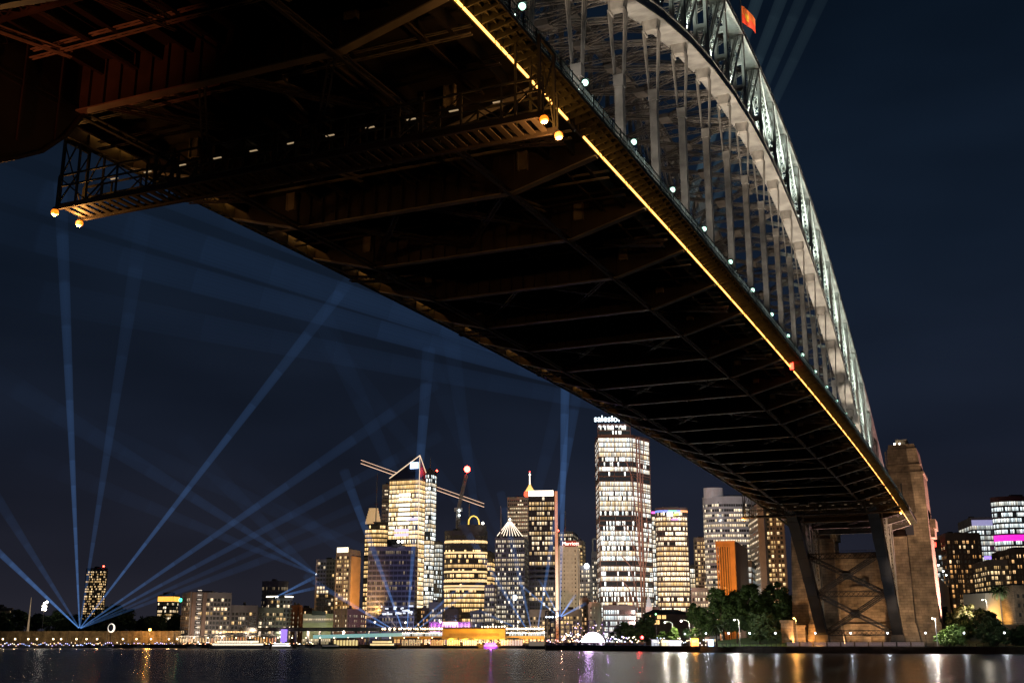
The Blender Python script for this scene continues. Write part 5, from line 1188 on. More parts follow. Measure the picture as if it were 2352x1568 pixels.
# ================================================================ DOME, SCAFFOLD TOWERS, QUAY
c = gx(1361, 600); t = thing('glowing_dome', (c.x, c.y, 2.3), 'large glowing white violet dome on the dark quay', 'dome'); m = MB(); m.ball((c.x, c.y, 2.6), 6.1, 32, 10, 1.05, True); m.build('dome_skin', glow('dome_white', (1, .80, 1), 5), t)
m = MB(); m.tube((c.x, c.y, 2.25), (c.x, c.y, 2.7), 6.5, 6.5, 32); m.build('base_ring', DARK, t); in_thing(lamp('dome_light', 'POINT', (c.x, c.y - 7.5, 7), 9000, (.75, .45, 1), 2), t)
def scaffold(x0, x1, ytop, d, label, nx=3, mt=IRON, dep=6):
    a, b_ = gx(x0, d), gx(x1, d); zt_ = hz(x0, ytop, d); t = thing('truss_tower', ((a.x + b_.x) / 2, (a.y + b_.y) / 2, 2.3), label, 'tower'); m = MB()
    for s in (0, 1):
        o = HV * dep * s
        for i in range(nx + 1): p = a.lerp(b_, i / nx) + o; m.lattice((p.x, p.y, 2.3), (p.x, p.y, zt_), .35, .35, (0, 1, 0), .10, .9, .06)
        nz2 = max(2, int((zt_ - 2) / 3.2))
        for j in range(1, nz2 + 1):
            z = 2.3 + (zt_ - 2.3) * j / nz2; m.beam((a + o)[:2] + (z,), (b_ + o)[:2] + (z,), .16, .22)
            for i in range(nx):
                p, q = a.lerp(b_, i / nx) + o, a.lerp(b_, (i + 1) / nx) + o; zz = z - (zt_ - 2.3) / nz2
                m.beam((p.x, p.y, zz), (q.x, q.y, z), .07, .07)
    for p in (a, b_): 
        for z in (zt_, (zt_ + 2) / 2): m.beam((p.x, p.y, z), ((p + HV * dep).x, (p + HV * dep).y, z), .15, .2)
    m.build('truss_frame', mt, t); return t, zt_
T1, zt1 = scaffold(1254, 1285, 1402, 602, 'black scaffold truss tower with blue searchlights at left end of the dark quay')
for i, px in enumerate((1255, 1262, 1269, 1277)): c = gx(px, 601); beacon(T1, c, hz(px, 1416, 601), .45, (.75, .88, 1), 5, 'stage_light')
for i, (x0, x1, yt) in enumerate(((1298, 1312, 1432), (1318, 1332, 1428), (1352, 1366, 1424), (1384, 1398, 1426))):
    scaffold(x0, x1, yt, 606 - i, ('thin stage truss just right of the tall scaffold tower', 'second stage truss right of the tall scaffold tower', 'stage truss rising behind the glowing dome', 'stage truss at the right of the glowing dome')[i], 1, dep=4)
rr = random.Random(21)
def string_of_lights(pts, n, r, cols, s, label, name='festoon_lights', jit=0, cat='festoon lights'):
    A, B_ = pts[0], pts[-1]; c = (A + B_) / 2; t = thing(name, (c.x, c.y, min(A.z, B_.z) - .5), label, cat); m = MB(); m.beam(A, B_, .06, .06); m.build('cable', DARK, t)
    for i in range(n):
        f = (i + .5) / n; p = A.lerp(B_, f) + Vector((0, 0, rr.uniform(-jit, jit))); cc = rr.choice(cols); m = MB(); m.ball(p, r * rr.uniform(.7, 1.2), 6, 4); m.build('bulb', glow('bulb_%02d%02d%02d_%d' % (cc[0] * 99, cc[1] * 99, cc[2] * 99, s * 10), cc, s), t)
    return t
AT = lambda x, y, d: at(x, y, d)
string_of_lights([AT(1290, 1462, 604), AT(1340, 1464, 603)], 22, .35, [(1, .5, .2), (1, .75, .4), (.8, .8, 1)], 4, 'orange and white lights between the scaffold tower and the glowing dome', jit=2.2)
string_of_lights([AT(1288, 1446, 608), AT(1392, 1448, 606)], 30, .3, [(.7, .4, 1), (1, .6, .3), (.9, .8, 1)], 2.5, 'violet and amber lights strung above the glowing dome', jit=3.5)
string_of_lights([AT(1390, 1466, 590), AT(1468, 1468, 560)], 26, .35, [(.6, .65, 1), (1, .9, .8), (.5, .4, 1), (1, .8, .5)], 4, 'bluish lights right of the glowing dome', jit=1.4)
string_of_lights([AT(1500, 1470, 520), AT(1640, 1474, 490)], 34, .28, [(.5, .6, 1), (1, .9, .75), (1, .7, .4), (.8, .9, 1)], 3.5, 'mixed blue and white lights along the low quay buildings', jit=1.3)
string_of_lights([AT(1255, 1471, 598), AT(1300, 1472, 598)], 18, .3, [(1, .6, .3), (.7, .6, 1), (1, .4, .3)], 3, 'small coloured lights at the foot of the tall scaffold tower', jit=1.5)
c = gx(1468, 548); t = thing('red_stage_light', (c.x, c.y, 2.3), 'strong red light on a post at the middle of the quay', 'light'); m = MB(); m.tube((c.x, c.y, 2.3), (c.x, c.y, 7), .15, .12, 6); m.build('post', IRON, t)
beacon(t, gx(1473, 548), hz(1473, 1463, 548), .75, (1, .03, .03), 14) ; in_thing(lamp('red_glow', 'POINT', (c.x, c.y - 1.5, 7), 1500, (1, .03, .03), .4), t)
c = gx(1616, 474)
def kiosk(px, d, w, h, label, col, s, y0=None):
    c = gx(px, d); t = thing('kiosk', (c.x, c.y, 2.3), label, 'kiosk'); m = MB(); m.rbox(c, w + .8, 3.4, 2.3 + h, 2.5 + h, HEAD); m.rbox(c, w, 3, 2.25, 2.4, HEAD)
    for g in (-1, 1): m.rbox(c + RV * g * w / 2 - HV * 1.3, .15, .15, 2.3, 2.4 + h, HEAD)
    m.build('frame', DARK, t); m = MB(); m.rbox(c + HV * .6, w - .2, 1.2, 2.5, 2.2 + h, HEAD); m.build('lit_counter', glow('kiosk_%d' % px, col, s), t); return t
kiosk(1593, 492, 3.2, 3.4, 'small kiosk glowing strong orange beside the lawn', (1, .38, .04), 5)
lo = gx(1593, 489); lamp('kiosk_spill', 'POINT', (lo.x, lo.y, 5), 900, (1, .4, .05), .5).parent = None
kiosk(1547, 507, 6, 2.6, 'low kiosk with a long white lit counter', (.95, .95, 1), 1.6); kiosk(1525, 512, 3.5, 2.8, 'small kiosk with a warm white counter under the street lamp', (1, .75, .45), 1.8); kiosk(1503, 520, 3.5, 3, 'small kiosk with pale counter left of the long white one', (.8, .85, 1), .7)
kiosk(1630, 478, 2.2, 3, 'small blue white lit kiosk at the left end of the lawn', (.45, .65, 1), 3)
# blue lit steeple
c = gx(1490, 780); t = thing('church_spire', (c.x, c.y, 2.2), 'slim pointed spire lit pale blue at the foot of the tallest tower', 'spire'); Z = lambda y: hz(1490, y, 780); m = MB(); b0 = [c + RV * 2.1 * sx_ + HV * 2.1 * sy_ for sx_, sy_ in ((-1, -1), (1, -1), (1, 1), (-1, 1))]
k = 0; m.v += [(p.x, p.y, Z(1393)) for p in b0] + [(c.x, c.y, Z(1361))]
for i in range(4): m.f.append((i, (i + 1) % 4, 4)); m.m.append(0)
m.build('steeple', wall('spire_blue', (.25, .35, .4), (.25, .75, .95), .5), t); m = MB(); m.rbox(c, 4.4, 4.4, 2.2, Z(1393), HEAD); m.build('tower_base', wall('spire_base', (.3, .3, .3), (.8, .9, 1), .25), t); m = MB(); m.tube((c.x, c.y, Z(1362)), (c.x, c.y, Z(1340)), .3, .1, 6); m.build('mast', CONC, t)

# quay station and expressway
D = 775; zE = hz(900, 1446, D)
ex0, ex1 = gx(560, D + 12), gx(1252, D - 4); c = (ex0 + ex1) / 2
t = thing('elevated_expressway', (c.x, c.y, 2.2), 'long elevated expressway on columns behind the ferry wharves', 'viaduct'); m = MB(); m.beam((ex0.x, ex0.y, zE), (ex1.x, ex1.y, zE), 14, 1.3); m.build('road_deck', wall('dim_concrete', (.16, .15, .14)), t)
m = MB(); o = -HV * 7; m.beam((ex0 + o)[:2] + (zE + 1.2,), (ex1 + o)[:2] + (zE + 1.2,), .25, 1.0); m.build('parapet', wall('dim_concrete', (.16, .15, .14)), t)
for i in range(25): p = ex0.lerp(ex1, (i + .5) / 25); m = MB(); m.rbox(p, 1.2, 3, 2.2, zE - .6, HEAD); m.build('column', CONC, t)
for i, px in enumerate((862, 932, 1012, 1152, 1190)):
    c = gx(px, D - 5); zz = hz(px, 1429 if i != 1 else 1430, D); tt = thing('expressway_lamp', (c.x, c.y, zE + .7), 'tall white lamp standing on the elevated expressway', 'street lamp', 'lamps on the elevated expressway'); m = MB(); m.tube((c.x, c.y, zE + .7), (c.x, c.y, zz), .14, .1, 6); m.build('pole', CONC, tt); m = MB(); m.ball((c.x, c.y, zz + .3), .55, 8, 6); m.build('bulb', glow('exp_white', (1, .9, .7), 7), tt)
PL = wall('teal_lit_wall', (.35, .4, .4), (.35, .75, .72), .55)
p, q = gx(722, 762), gx(925, 758); m = MB(); m.beam((p.x, p.y, 7.2), (q.x, q.y, 8.6), .5, 2.2); tag(m.build('lit_awning', PL), 'long pale teal lit awning under the expressway', 'awning')
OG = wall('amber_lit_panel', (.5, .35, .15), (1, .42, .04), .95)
st0, st1 = gx(905, 764), gx(1250, 756); c = (st0 + st1) / 2
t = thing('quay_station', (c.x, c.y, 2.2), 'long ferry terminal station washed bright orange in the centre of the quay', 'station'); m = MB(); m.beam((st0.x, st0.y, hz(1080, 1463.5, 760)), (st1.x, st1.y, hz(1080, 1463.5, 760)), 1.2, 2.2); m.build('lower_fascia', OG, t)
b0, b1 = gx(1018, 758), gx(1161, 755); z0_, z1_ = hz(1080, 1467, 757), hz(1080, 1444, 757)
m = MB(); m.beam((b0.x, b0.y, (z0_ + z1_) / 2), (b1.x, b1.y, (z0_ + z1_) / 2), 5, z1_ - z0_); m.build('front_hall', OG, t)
m = MB(); g0, g1 = b0.lerp(b1, .1) - HV * 2.6, b0.lerp(b1, .9) - HV * 2.6; m.beam(g0[:2] + (hz(1080, 1457, 757),), g1[:2] + (hz(1080, 1457, 757),), .2, 1.7); m.build('dark_glazing', mat('station_glass', (.10, .06, .02), .3, 0, (1, .5, .1), .25), t)
m = MB()
for i in range(36): g = g0.lerp(g1, (i + .5) / 36) - HV * .15; m.rbox(g, .25, .1, hz(1080, 1459.5, 757), hz(1080, 1454.5, 757), HEAD)
m.beam((b0 - HV * 2.6)[:2] + (z1_,), (b1 - HV * 2.6)[:2] + (z1_,), .4, .5); m.build('mullion', wall('amber_trim', (.5, .3, .1), (1, .6, .2), 1.2), t)
m = MB(); m.beam((st0.x, st0.y, 4.5), (st1.x, st1.y, 4.5), 8, .1)
for i in range(40): p = st0.lerp(st1, i / 39) - HV * 1; m.rbox(p, .5, .5, 2.2, hz(1080, 1465, 760), HEAD)
m.build('colonnade', DARK, t)
for i in range(20):
    a = st0.lerp(st1, (i + .12) / 20); b_ = st0.lerp(st1, (i + .88) / 20); m = MB(); m.beam((a.x, a.y, 4.6), (b_.x, b_.y, 4.6), .3, 2.6); cc = rr.choice(((1, .55, .2), (1, .7, .4), (1, .45, .2), (1, .8, .6))); m.build('shop_front', glow('shop_%d' % (cc[1] * 100), cc, rr.choice((.6, 1.0))), t) if False else m.build('shop_front', glow('shop_%d' % (cc[1] * 100), cc, .8), t)
for (xa, xb) in ((925, 1016), (1163, 1250)):
    p, q = gx(xa, 760), gx(xb, 757); m = MB(); zz = hz(1080, 1456.5, 759); m.beam((p.x, p.y, zz), (q.x, q.y, zz), .4, 2.0); m.build('platform_glazing', winmat('platform_windows', WHT, CLD, .8, 1.1, 1.2, .2), t)
    m = MB(); u = 0; L = (q - p).length; o = -HV * .35; m.quad([(p + o)[:2] + (zz - 1,), (q + o)[:2] + (zz - 1,), (q + o)[:2] + (zz + 1,), (p + o)[:2] + (zz + 1,)], 0, [(0, 0), (L, 0), (L, 1), (0, 1)]); m.build('platform_window', MC['platform_windows'], t)
string_of_lights([AT(876, 1443.5, D - 12), AT(1017, 1443, D - 12)], 26, .75, [(1, .72, .4), (1, .8, .55), (1, .6, .3)], 4, 'row of warm lights along the expressway left of the orange hall')
string_of_lights([AT(1162, 1443, D - 14), AT(1250, 1443, D - 14)], 18, .75, [(1, .72, .4), (1, .85, .65)], 4, 'row of warm lights along the expressway right of the orange hall')
string_of_lights([AT(1104, 1438.5, 752), AT(1162, 1438, 752)], 9, .6, [(1, .9, .7)], 4, 'short row of white lights above the orange hall')
string_of_lights([AT(923, 1453, 756), AT(1016, 1453, 756)], 24, .45, [(.95, .9, .9), (1, .8, .6)], 2.5, 'row of small white lights on the left station platform')
string_of_lights([AT(1162, 1452.5, 754), AT(1250, 1452.5, 754)], 22, .45, [(.95, .9, .9), (1, .8, .6)], 2.5, 'row of small white lights on the right station platform')
# purple and yellow washed customs building
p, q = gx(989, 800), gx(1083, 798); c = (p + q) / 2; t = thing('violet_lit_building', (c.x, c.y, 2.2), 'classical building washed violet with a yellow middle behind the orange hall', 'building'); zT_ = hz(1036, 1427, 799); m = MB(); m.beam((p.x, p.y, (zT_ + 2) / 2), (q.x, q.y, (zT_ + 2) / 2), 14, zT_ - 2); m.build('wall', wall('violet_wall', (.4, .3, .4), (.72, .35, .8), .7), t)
f = -HV * 7.3; m = MB()
for i in range(11): a = p.lerp(q, (i + .5) / 11) + f; m.rbox(a, 1.1, .3, hz(1036, 1440, 799), hz(1036, 1431, 799), HEAD)
m.build('arched_window', glow('deep_magenta', (.45, .04, .55), .8), t)
m = MB(); a, b_ = p.lerp(q, .32) + f * 1.01, p.lerp(q, .68) + f * 1.01; m.beam(a[:2] + (zT_ - 1.2,), b_[:2] + (zT_ - 1.2,), .2, 2.2); m.build('cornice', glow('yellow_wash', (1, .75, .05), 1.0), t)  # yellow wash light put into cornice and pilasters as emission
for i in range(7): m = MB(); g = a.lerp(b_, i / 6); m.rbox(g - HV * .1, .5, .3, hz(1036, 1440, 799), zT_ - 2, HEAD); m.build('pilaster', MC['yellow_wash'], t)
# waterfront arcade on the left
p, q = gx(417, 788), gx(640, 782); c = (p + q) / 2; t = thing('quay_arcade', (c.x, c.y, 2.2), 'long row of orange lit restaurant arcades below the waterfront apartments', 'arcade'); m = MB(); m.beam((p.x, p.y, 7.6), (q.x, q.y, 7.6), 5, .5); m.build('canopy', CONC, t)
for i in range(34):
    a = p.lerp(q, (i + .12) / 34) + HV * 1.5; b_ = p.lerp(q, (i + .85) / 34) + HV * 1.5; cc = rr.choice(((1, .45, .12), (1, .60, .25), (1, .7, .42), (.9, .35, .15))); m = MB(); m.beam((a.x, a.y, 4.8), (b_.x, b_.y, 4.8), .3, rr.uniform(2.6, 4.6)); m.build('lit_bay', glow('bay_%d' % (cc[1] * 100), cc, .9), t)
m = MB()
for i in range(35): a = p.lerp(q, i / 34) - HV * 1.5; m.rbox(a, .6, .6, 2.2, 7.5, HEAD)
m.build('arcade_column', CONC, t)
string_of_lights([AT(500, 1450, 776), AT(590, 1450.5, 776)], 24, .4, [(1, .6, .25)], 3, 'string of small orange lights above the apartment arcade')
string_of_lights([AT(420, 1477, 758), AT(720, 1478, 756)], 90, .34, [(1, .55, .2), (1, .75, .45), (1, .4, .2), (.9, .9, 1)], 4, 'long line of small warm lights on the quay below the apartments', jit=1.2)
string_of_lights([AT(0, 1479, 758), AT(415, 1478, 758)], 95, .32, [(1, .6, .3), (.6, .5, 1), (1, .85, .6), (.4, .5, 1)], 3.2, 'long line of small coloured lights on the quay below the long left wall', jit=1.0)
string_of_lights([AT(925, 1476, 752), AT(1205, 1476, 750)], 80, .36, [(1, .6, .25), (1, .8, .5), (1, .45, .2)], 3.5, 'warm lights on the ferry wharves below the orange station', jit=1.4)
c = gx(655, 776); m = MB(); m.rbox(c, 4.2, .4, 3, 12, HEAD); tag(m.build('lit_banner', glow('violet_banner', (.35, .2, 1), 1.3)), 'tall glowing violet banner below the curved building', 'banner')
# left sandstone wall with lamps
p, q = gx(-60, 812), gx(418, 800); m = MB(); d_ = (q - p).normalized(); m.beam((p.x, p.y, 6.2), (q.x, q.y, 6.2), 2, 9)
m.beam((p - HV * .3)[:2] + (10.9,), (q - HV * .3)[:2] + (10.9,), 2.6, .5)
for i in range(34): a = p.lerp(q, i / 33) - HV * 1.2; m.rbox(a, 1.4, .8, 2, 10.4, HEAD)
tag(m.build('retaining_wall', stone_mat('lit_sandstone', (.34, .27, .17), 1.8, .8)), 'long buttressed sandstone retaining wall lit by lamps at far left', 'wall')
for i, px in enumerate((14, 42, 72, 92, 129, 147, 182, 205, 229, 288, 319, 352, 393, 412)):
    c = gx(px, 783 - (i % 3)); t = thing('quay_lamp', (c.x, c.y, 2.3), 'small warm lamp on a post before the long sandstone wall', 'lamp', 'lamps along the foot of the long left wall'); m = MB(); m.tube((c.x, c.y, 2.3), (c.x, c.y, 5.4), .1, .07, 6); m.build('post', IRON, t); m = MB(); m.ball((c.x, c.y, 5.8), .55, 8, 6); m.build('globe', glow('quay_warm', (1, .78, .45), 6), t)
    in_thing(lamp('quay_glow', 'POINT', (c.x, c.y, 6.2), 2600, (1, .68, .34), .5), t)
c = gx(348, 790); t = thing('sodium_wall_lamp', (c.x, c.y, 2.3), 'strong orange lamp on a pole lighting the sandstone wall left of the apartments', 'lamp'); m = MB(); m.tube((c.x, c.y, 2.3), (c.x, c.y, 11.5), .14, .1, 6); m.build('post', IRON, t); m = MB(); m.ball((c.x, c.y, 12), .9, 10, 8); m.build('bulb', glow('sodium_big', (1, .45, .08), 9), t)
in_thing(lamp('sodium_glow', 'POINT', (c.x, c.y - 2, 10), 11000, (1, .42, .08), .6), t)
c = gx(259, 792); cz = hz(259, 1441, 792); t = thing('crescent_sculpture', (c.x, c.y, 2.3), 'white glowing crescent ring sculpture above the sandstone wall', 'sculpture'); m = MB()
for i in range(28):
    a0, a1 = 2 * math.pi * i / 28, 2 * math.pi * (i + 1) / 28; f = lambda a: c + RV * 2.1 * math.cos(a) + Vector((0, 0, cz + 2.7 * math.sin(a)))
    w = .12 + .5 * (.5 + .5 * math.cos(a0 + .6)); m.tube(f(a0), f(a1), w, w, 6, mi=0)
m.build('ring', glow('crescent_white', (1, .93, .8), 1.2), t); m = MB(); m.tube((c.x, c.y, 2.3), (c.x, c.y, cz - 2.7), .3, .3, 6); m.build('stand', DARK, t)
c = gx(101, 850); t = thing('floodlight_mast', (c.x, c.y, 8), 'tall mast with a bright cluster of white floodlights above the left trees', 'floodlight mast'); z = hz(101, 1402, 850); m = MB(); m.tube((c.x, c.y, 4), (c.x, c.y, hz(101, 1380, 850)), .25, .15, 6); m.build('mast', CONC, t)
for i, (dx, yy) in enumerate(((-.9, 1398), (.9, 1399), (-.7, 1391), (.9, 1392), (0, 1385), (1.5, 1382))): m = MB(); m.ball(c + RV * dx + Vector((0, 0, hz(101, yy, 850))), .95, 8, 6); m.build('bulb', glow('mast_white', (1, .9, .75), 9), t)
c = gx(69, 880); t = thing('white_sail_mast', (c.x, c.y, 8), 'slim white pointed mast above the far left trees', 'mast'); m = MB(); m.tube((c.x, c.y, 4), (c.x, c.y, hz(69, 1371, 880)), 1.0, .12, 8); m.build('mast', wall('lit_white', (.6, .5, .35), (1, .7, .4), .22), t)
p = gx(-40, 850); q = gx(32, 845); m = MB(); m.beam((p.x, p.y, 15), (q.x, q.y, 15), 12, 12); 
B('low_building', -40, 26, 30, 1398, 900, 'resid_tan', 'low warm building cut by the left edge behind the trees', 5, 'building')

# ================================================================ BOATS AND WHARVES
HULLW = mat('boat_white', (.6, .6, .58), .4); HULLG = mat('boat_green', (.03, .08, .05), .4)
def ferry(px, d, L, H, label, hull, glowc, s, yaw=0, kind='ferry', nd=2):
    c = gx(px, d); t = thing(kind, (c.x, c.y, 0), label, kind, None); ca = HEAD + R(yaw); U = Vector((math.cos(ca), math.sin(ca), 0)); V = Vector((-math.sin(ca), math.cos(ca), 0)); w = L * .24
    m = MB(); pr = [(-.5, -.35), (-.42, -.5), (.3, -.5), (.44, -.28), (.5, 0), (.44, .28), (.3, .5), (-.42, .5), (-.5, .35)]
    P2 = [(c + U * (a * L) + V * (b_ * w))[:2] for a, b_ in pr]; P1 = [(c + U * (a * L * .93) + V * (b_ * w * .8))[:2] for a, b_ in pr]; m.prism(P1, -.4, H * .28, top=P2); m.build('hull', hull, t)
    z = H * .28; hh = H * .24
    for k in range(nd):
        f = .86 - .16 * k; m = MB(); q = [c + U * (a * L * f - L * .03) + V * (b_ * w * .9) for a, b_ in pr]; m.prism([p_[:2] for p_ in q], z, z + .12); m.prism([p_[:2] for p_ in q], z + hh - .15, z + hh + .05)
        for i in range(0, 15): p_ = q[1].lerp(q[2], i / 14); m.rbox(p_, .18, .18, z, z + hh, ca); p_ = q[7].lerp(q[6], i / 14); m.rbox(p_, .18, .18, z, z + hh, ca)
        m.build('deck', HULLW, t); m = MB(); q2 = [c + (p_ - c) * .96 for p_ in q]; m.prism([p_[:2] for p_ in q2], z + hh * .22, z + hh - .2); m.build('cabin_window', glow('cabin_%d_%d' % (glowc[1] * 99, s * 10), glowc, s), t); z += hh
    m = MB(); b0 = c + U * L * .18; m.rbox(b0, L * .1, w * .5, z, z + H * .16, ca); m.build('wheelhouse', HULLW, t); m = MB(); b1 = c - U * L * .08; m.tube((b1.x, b1.y, z), (b1.x, b1.y, z + H * .3), .12, .06, 6); m.tube((b1.x - 1, b1.y, z), (b1.x - 1, b1.y, z + H * .14), .5, .45, 8); m.build('mast', HULLG, t); return t
ferry(556, 700, 36, 6.4, 'long white passenger ferry with bright cabin lights below the apartments', HULLW, (1, .88, .65), 1.4)
ferry(652, 716, 13, 4.6, 'small white cruiser right of the long white ferry', HULLW, (1, .95, .9), 2.2, kind='cruiser')
ferry(882, 700, 17, 6.2, 'ferry with golden cabin lights in front of the teal awning', HULLG, (1, .72, .32), 1.5)
ferry(1128, 716, 9.5, 4.4, 'small party boat glowing violet below the orange station', HULLW, (.85, .2, 1), 5, kind='party_boat')
t = bpy.data.objects.get('party_boat'); c = gx(1128, 711); in_thing(lamp('violet_glow', 'POINT', (c.x, c.y, 1.6), 3000, (.6, .1, 1), .5), t)
ferry(764, 724, 12, 4.2, 'dark low boat moored left of the yellow lit wharf', HULLG, (.5, .45, .4), .2, kind='moored_boat', nd=1)
def wharf(xa, xb, label, cc, s, d=744):
    p, q = gx(xa, d), gx(xb, d); c = (p + q) / 2; t = thing('ferry_wharf', (c.x, c.y, 0), label, 'wharf', 'ferry wharves along the quay'); L = (q - p).length; m = MB(); m.rbox(c, L + 2, 9, .2, 1.2, HEAD); m.build('pontoon', DARK, t)
    m = MB(); m.rbox(c, L + 1, 8, 5.4, 5.8, HEAD); m.rbox(c, L * .7, 5, 5.8, 6.5, HEAD); m.build('roof', mat('wharf_roof', (.12, .12, .11), .6), t); m = MB()
    for i in range(9): a = p.lerp(q, i / 8) - HV * 3.6; m.rbox(a, .22, .22, 1.2, 5.4, HEAD)
    m.build('post', DARK, t)
    for i in range(8): a = p.lerp(q, (i + .1) / 8) - HV * 1; b_ = p.lerp(q, (i + .9) / 8) - HV * 1; m = MB(); m.beam((a.x, a.y, 3.4), (b_.x, b_.y, 3.4), .2, 3.2); m.build('lit_panel', glow('wharf_%d_%d' % (cc[1] * 99, s * 10), cc, s), t)
for xa, xb, lab, cc, s in ((770, 826, 'wharf with yellow lit walls left of the golden ferry', (1, .75, .3), .9), (925, 968, 'dim wharf right of the golden ferry', (1, .7, .35), .5), (990, 1020, 'wharf with orange roofed lights below the left station', (1, .5, .15), .9), (1028, 1058, 'wharf with pale yellow walls below the orange hall', (.9, .8, .4), .6), (1064, 1096, 'wharf with white lights left of the violet party boat', (1, .8, .6), .9), (1150, 1200, 'wharf with red and white lights right of the violet party boat', (1, .65, .5), .8)): wharf(xa, xb, lab, cc, s)
c = gx(1232, 690); t = thing('moored_barge', (c.x, c.y, 0), 'flat dark moored barge left of the scaffold tower', 'barge'); m = MB(); m.rbox(c, 13, 8, -.3, 1.8, HEAD); m.build('hull', DARK, t); m = MB(); m.rbox(c + HV, 9, 4, 1.8, 4.2, HEAD); m.build('cabin', wall('barge_cabin', (.2, .2, .2), (1, .8, .6), .15), t)
cars = []
# ================================================================ SEARCHLIGHTS AND THEIR BEAMS
BM = {}
def beammat(i, e, col):
    m = bpy.data.materials.new('light_beam_%02d' % i); m.use_nodes = True; n = m.node_tree.nodes; n.clear(); o = n.new('ShaderNodeOutputMaterial'); v = n.new('ShaderNodeEmission'); v.inputs[0].default_value = (*col, 1); v.inputs[1].default_value = e; m.node_tree.links.new(v.outputs[0], o.inputs['Volume']); m.cycles.homogeneous_volume = True if hasattr(m.cycles, 'homogeneous_volume') else None; return m
def beam_of_light(A, B_, w0, w1, gain, label, housing=True, ci=0, name='searchlight', nseg=20, src=None):
    A, B_ = Vector(A), Vector(B_); t = thing(name, (A.x, A.y, A.z - .6), label, 'searchlight', 'searchlights sweeping the night sky')
    if housing:
        m = MB(); d = (B_ - A).normalized(); m.tube(A - d * 1.2, A, .55, .75, 10); m.rbox(A - Vector((0, 0, 1.6)), 1.2, 1.2, A.z - 1.5, A.z - .7); m.build('housing', DARK, t); m = MB(); m.tube(A, A + d * .15, .6, .6, 10); m.build('lens', glow('beam_lens', (.8, .9, 1), 12), t)
    m = MB(); mats = []; cols = ((.16, .40, 1.0), (.30, .52, .62), (.55, .42, .38))
    L = (B_ - A).length; w = lambda f: w0 + (w1 - w0) * f
    # segments grow in proportion to the width so that each step in brightness is equally small
    fs = [0.0]; g = (w1 / w0) ** (1 / nseg)
    for i in range(1, nseg + 1): fs.append((w0 * g ** i - w0) / (w1 - w0))
    for i in range(nseg):
        f0, f1 = fs[i], fs[i + 1]; wm_ = math.sqrt(w(f0) * w(f1)); e = gain * .0125 * (6 / wm_) ** 2.0 * (1 - ((f0 + f1) / 2) ** 3 * .93)
        key = (round(math.log(e) * 5), ci)
        if key not in BM: BM[key] = beammat(len(BM), math.exp(key[0] / 5), cols[ci])
        if BM[key] not in mats: mats.append(BM[key])
        dd = (B_ - A).normalized() * .03; m.tube(A.lerp(B_, f0) + dd, A.lerp(B_, f1) - dd, w(f0) / 2, w(f1) / 2, 14, mi=mats.index(BM[key]))
        for q in (.78, .56, .32): m.tube(A.lerp(B_, f0) + dd * 2, A.lerp(B_, f1) - dd * 2, w(f0) / 2 * q, w(f1) / 2 * q, 12, mi=mats.index(BM[key]))
    m.build('light_beam', mats if len(mats) > 1 else mats[0], t); return t
def beam_px(p, d0, q, d1, wp0, wp1, gain, label, **k):
    A, B_ = at(*p, d0), at(*q, d1); beam_of_light(A, B_, wp0 / FPX * d0, wp1 / FPX * d1, gain, label, **k)
S0 = (183, 1443)
for q, g, wp, lab in (((-70, 1204), 1.1, 26, 'leftmost low blue beam of the far left fan'), ((138, 420), 1.0, 46, 'upright blue beam of the far left fan'), ((860, 570), 1.0, 46, 'steep right leaning blue beam of the far left fan'),
                      ((1000, 880), .75, 44, 'third blue beam from the upright one in the far left fan'), ((1010, 1000), .5, 40, 'fourth blue beam from the upright one in the far left fan'), ((980, 1090), .22, 36, 'faint lowest blue beam of the far left fan')):
    beam_px(S0, 815, q, 950, 2.0, wp * .72, g, lab)
for q, g, wp, lab in (((732, 1320), 1.4, 10, 'bright short blue beam from the curved building roof to the apartment tower'), ((730, 1348), 1.1, 9, 'lower short blue beam from the curved building roof'), ((300, 1150), .0, 30, '')):
    if g: beam_px((632, 1371), 848, q, 862, 2, wp, g, lab)
for q, g, wp, lab in (((-60, 830), .45, 60, 'faint beam leaving the apartment tower towards upper left'), ((60, 1050), .28, 50, 'fainter lower beam leaving the apartment tower towards upper left')):
    beam_px((727, 1318), 893, q, 930, 4, wp, g, lab)
for p, q, g, wp, lab, ci in (((900, 1443), (700, 1322), .8, 18, 'low left leaning beam from the expressway', 0), ((889, 1443), (838, 1420), .5, 8, 'shortest left leaning beam from the expressway', 0), ((912, 1443), (845, 1350), .5, 10, 'pale brownish beam crossing the unlit tower', 2),
                             ((924, 1443), (790, 1080), 1.1, 30, 'blue beam leaning left across the unlit tower', 0), ((935, 1443), (985, 800), 1.0, 40, 'nearly upright blue beam at the right side of the unlit tower', 0), ((948, 1443), (1075, 1330), .6, 12, 'right leaning beam left of the violet building', 0),
                             ((964, 1440), (1130, 1318), .6, 16, 'low right leaning beam above the violet building', 0),
                             ((1209, 1443), (1060, 1200), .9, 24, 'left leaning beam crossing the pyramid roofed tower', 0), ((1220, 1443), (1150, 1130), .7, 26, 'steep left leaning beam below the dark tower', 0), ((1235, 1443), (1330, 870), .9, 36, 'steep right leaning beam from the right end of the station', 0),
                             ((1190, 1443), (1090, 1395), .4, 9, 'low left leaning beam right of the orange hall', 0)):
    beam_px(p, 762, q, 800, 2.0, wp * .8, g * 1.3, lab, ci=ci)
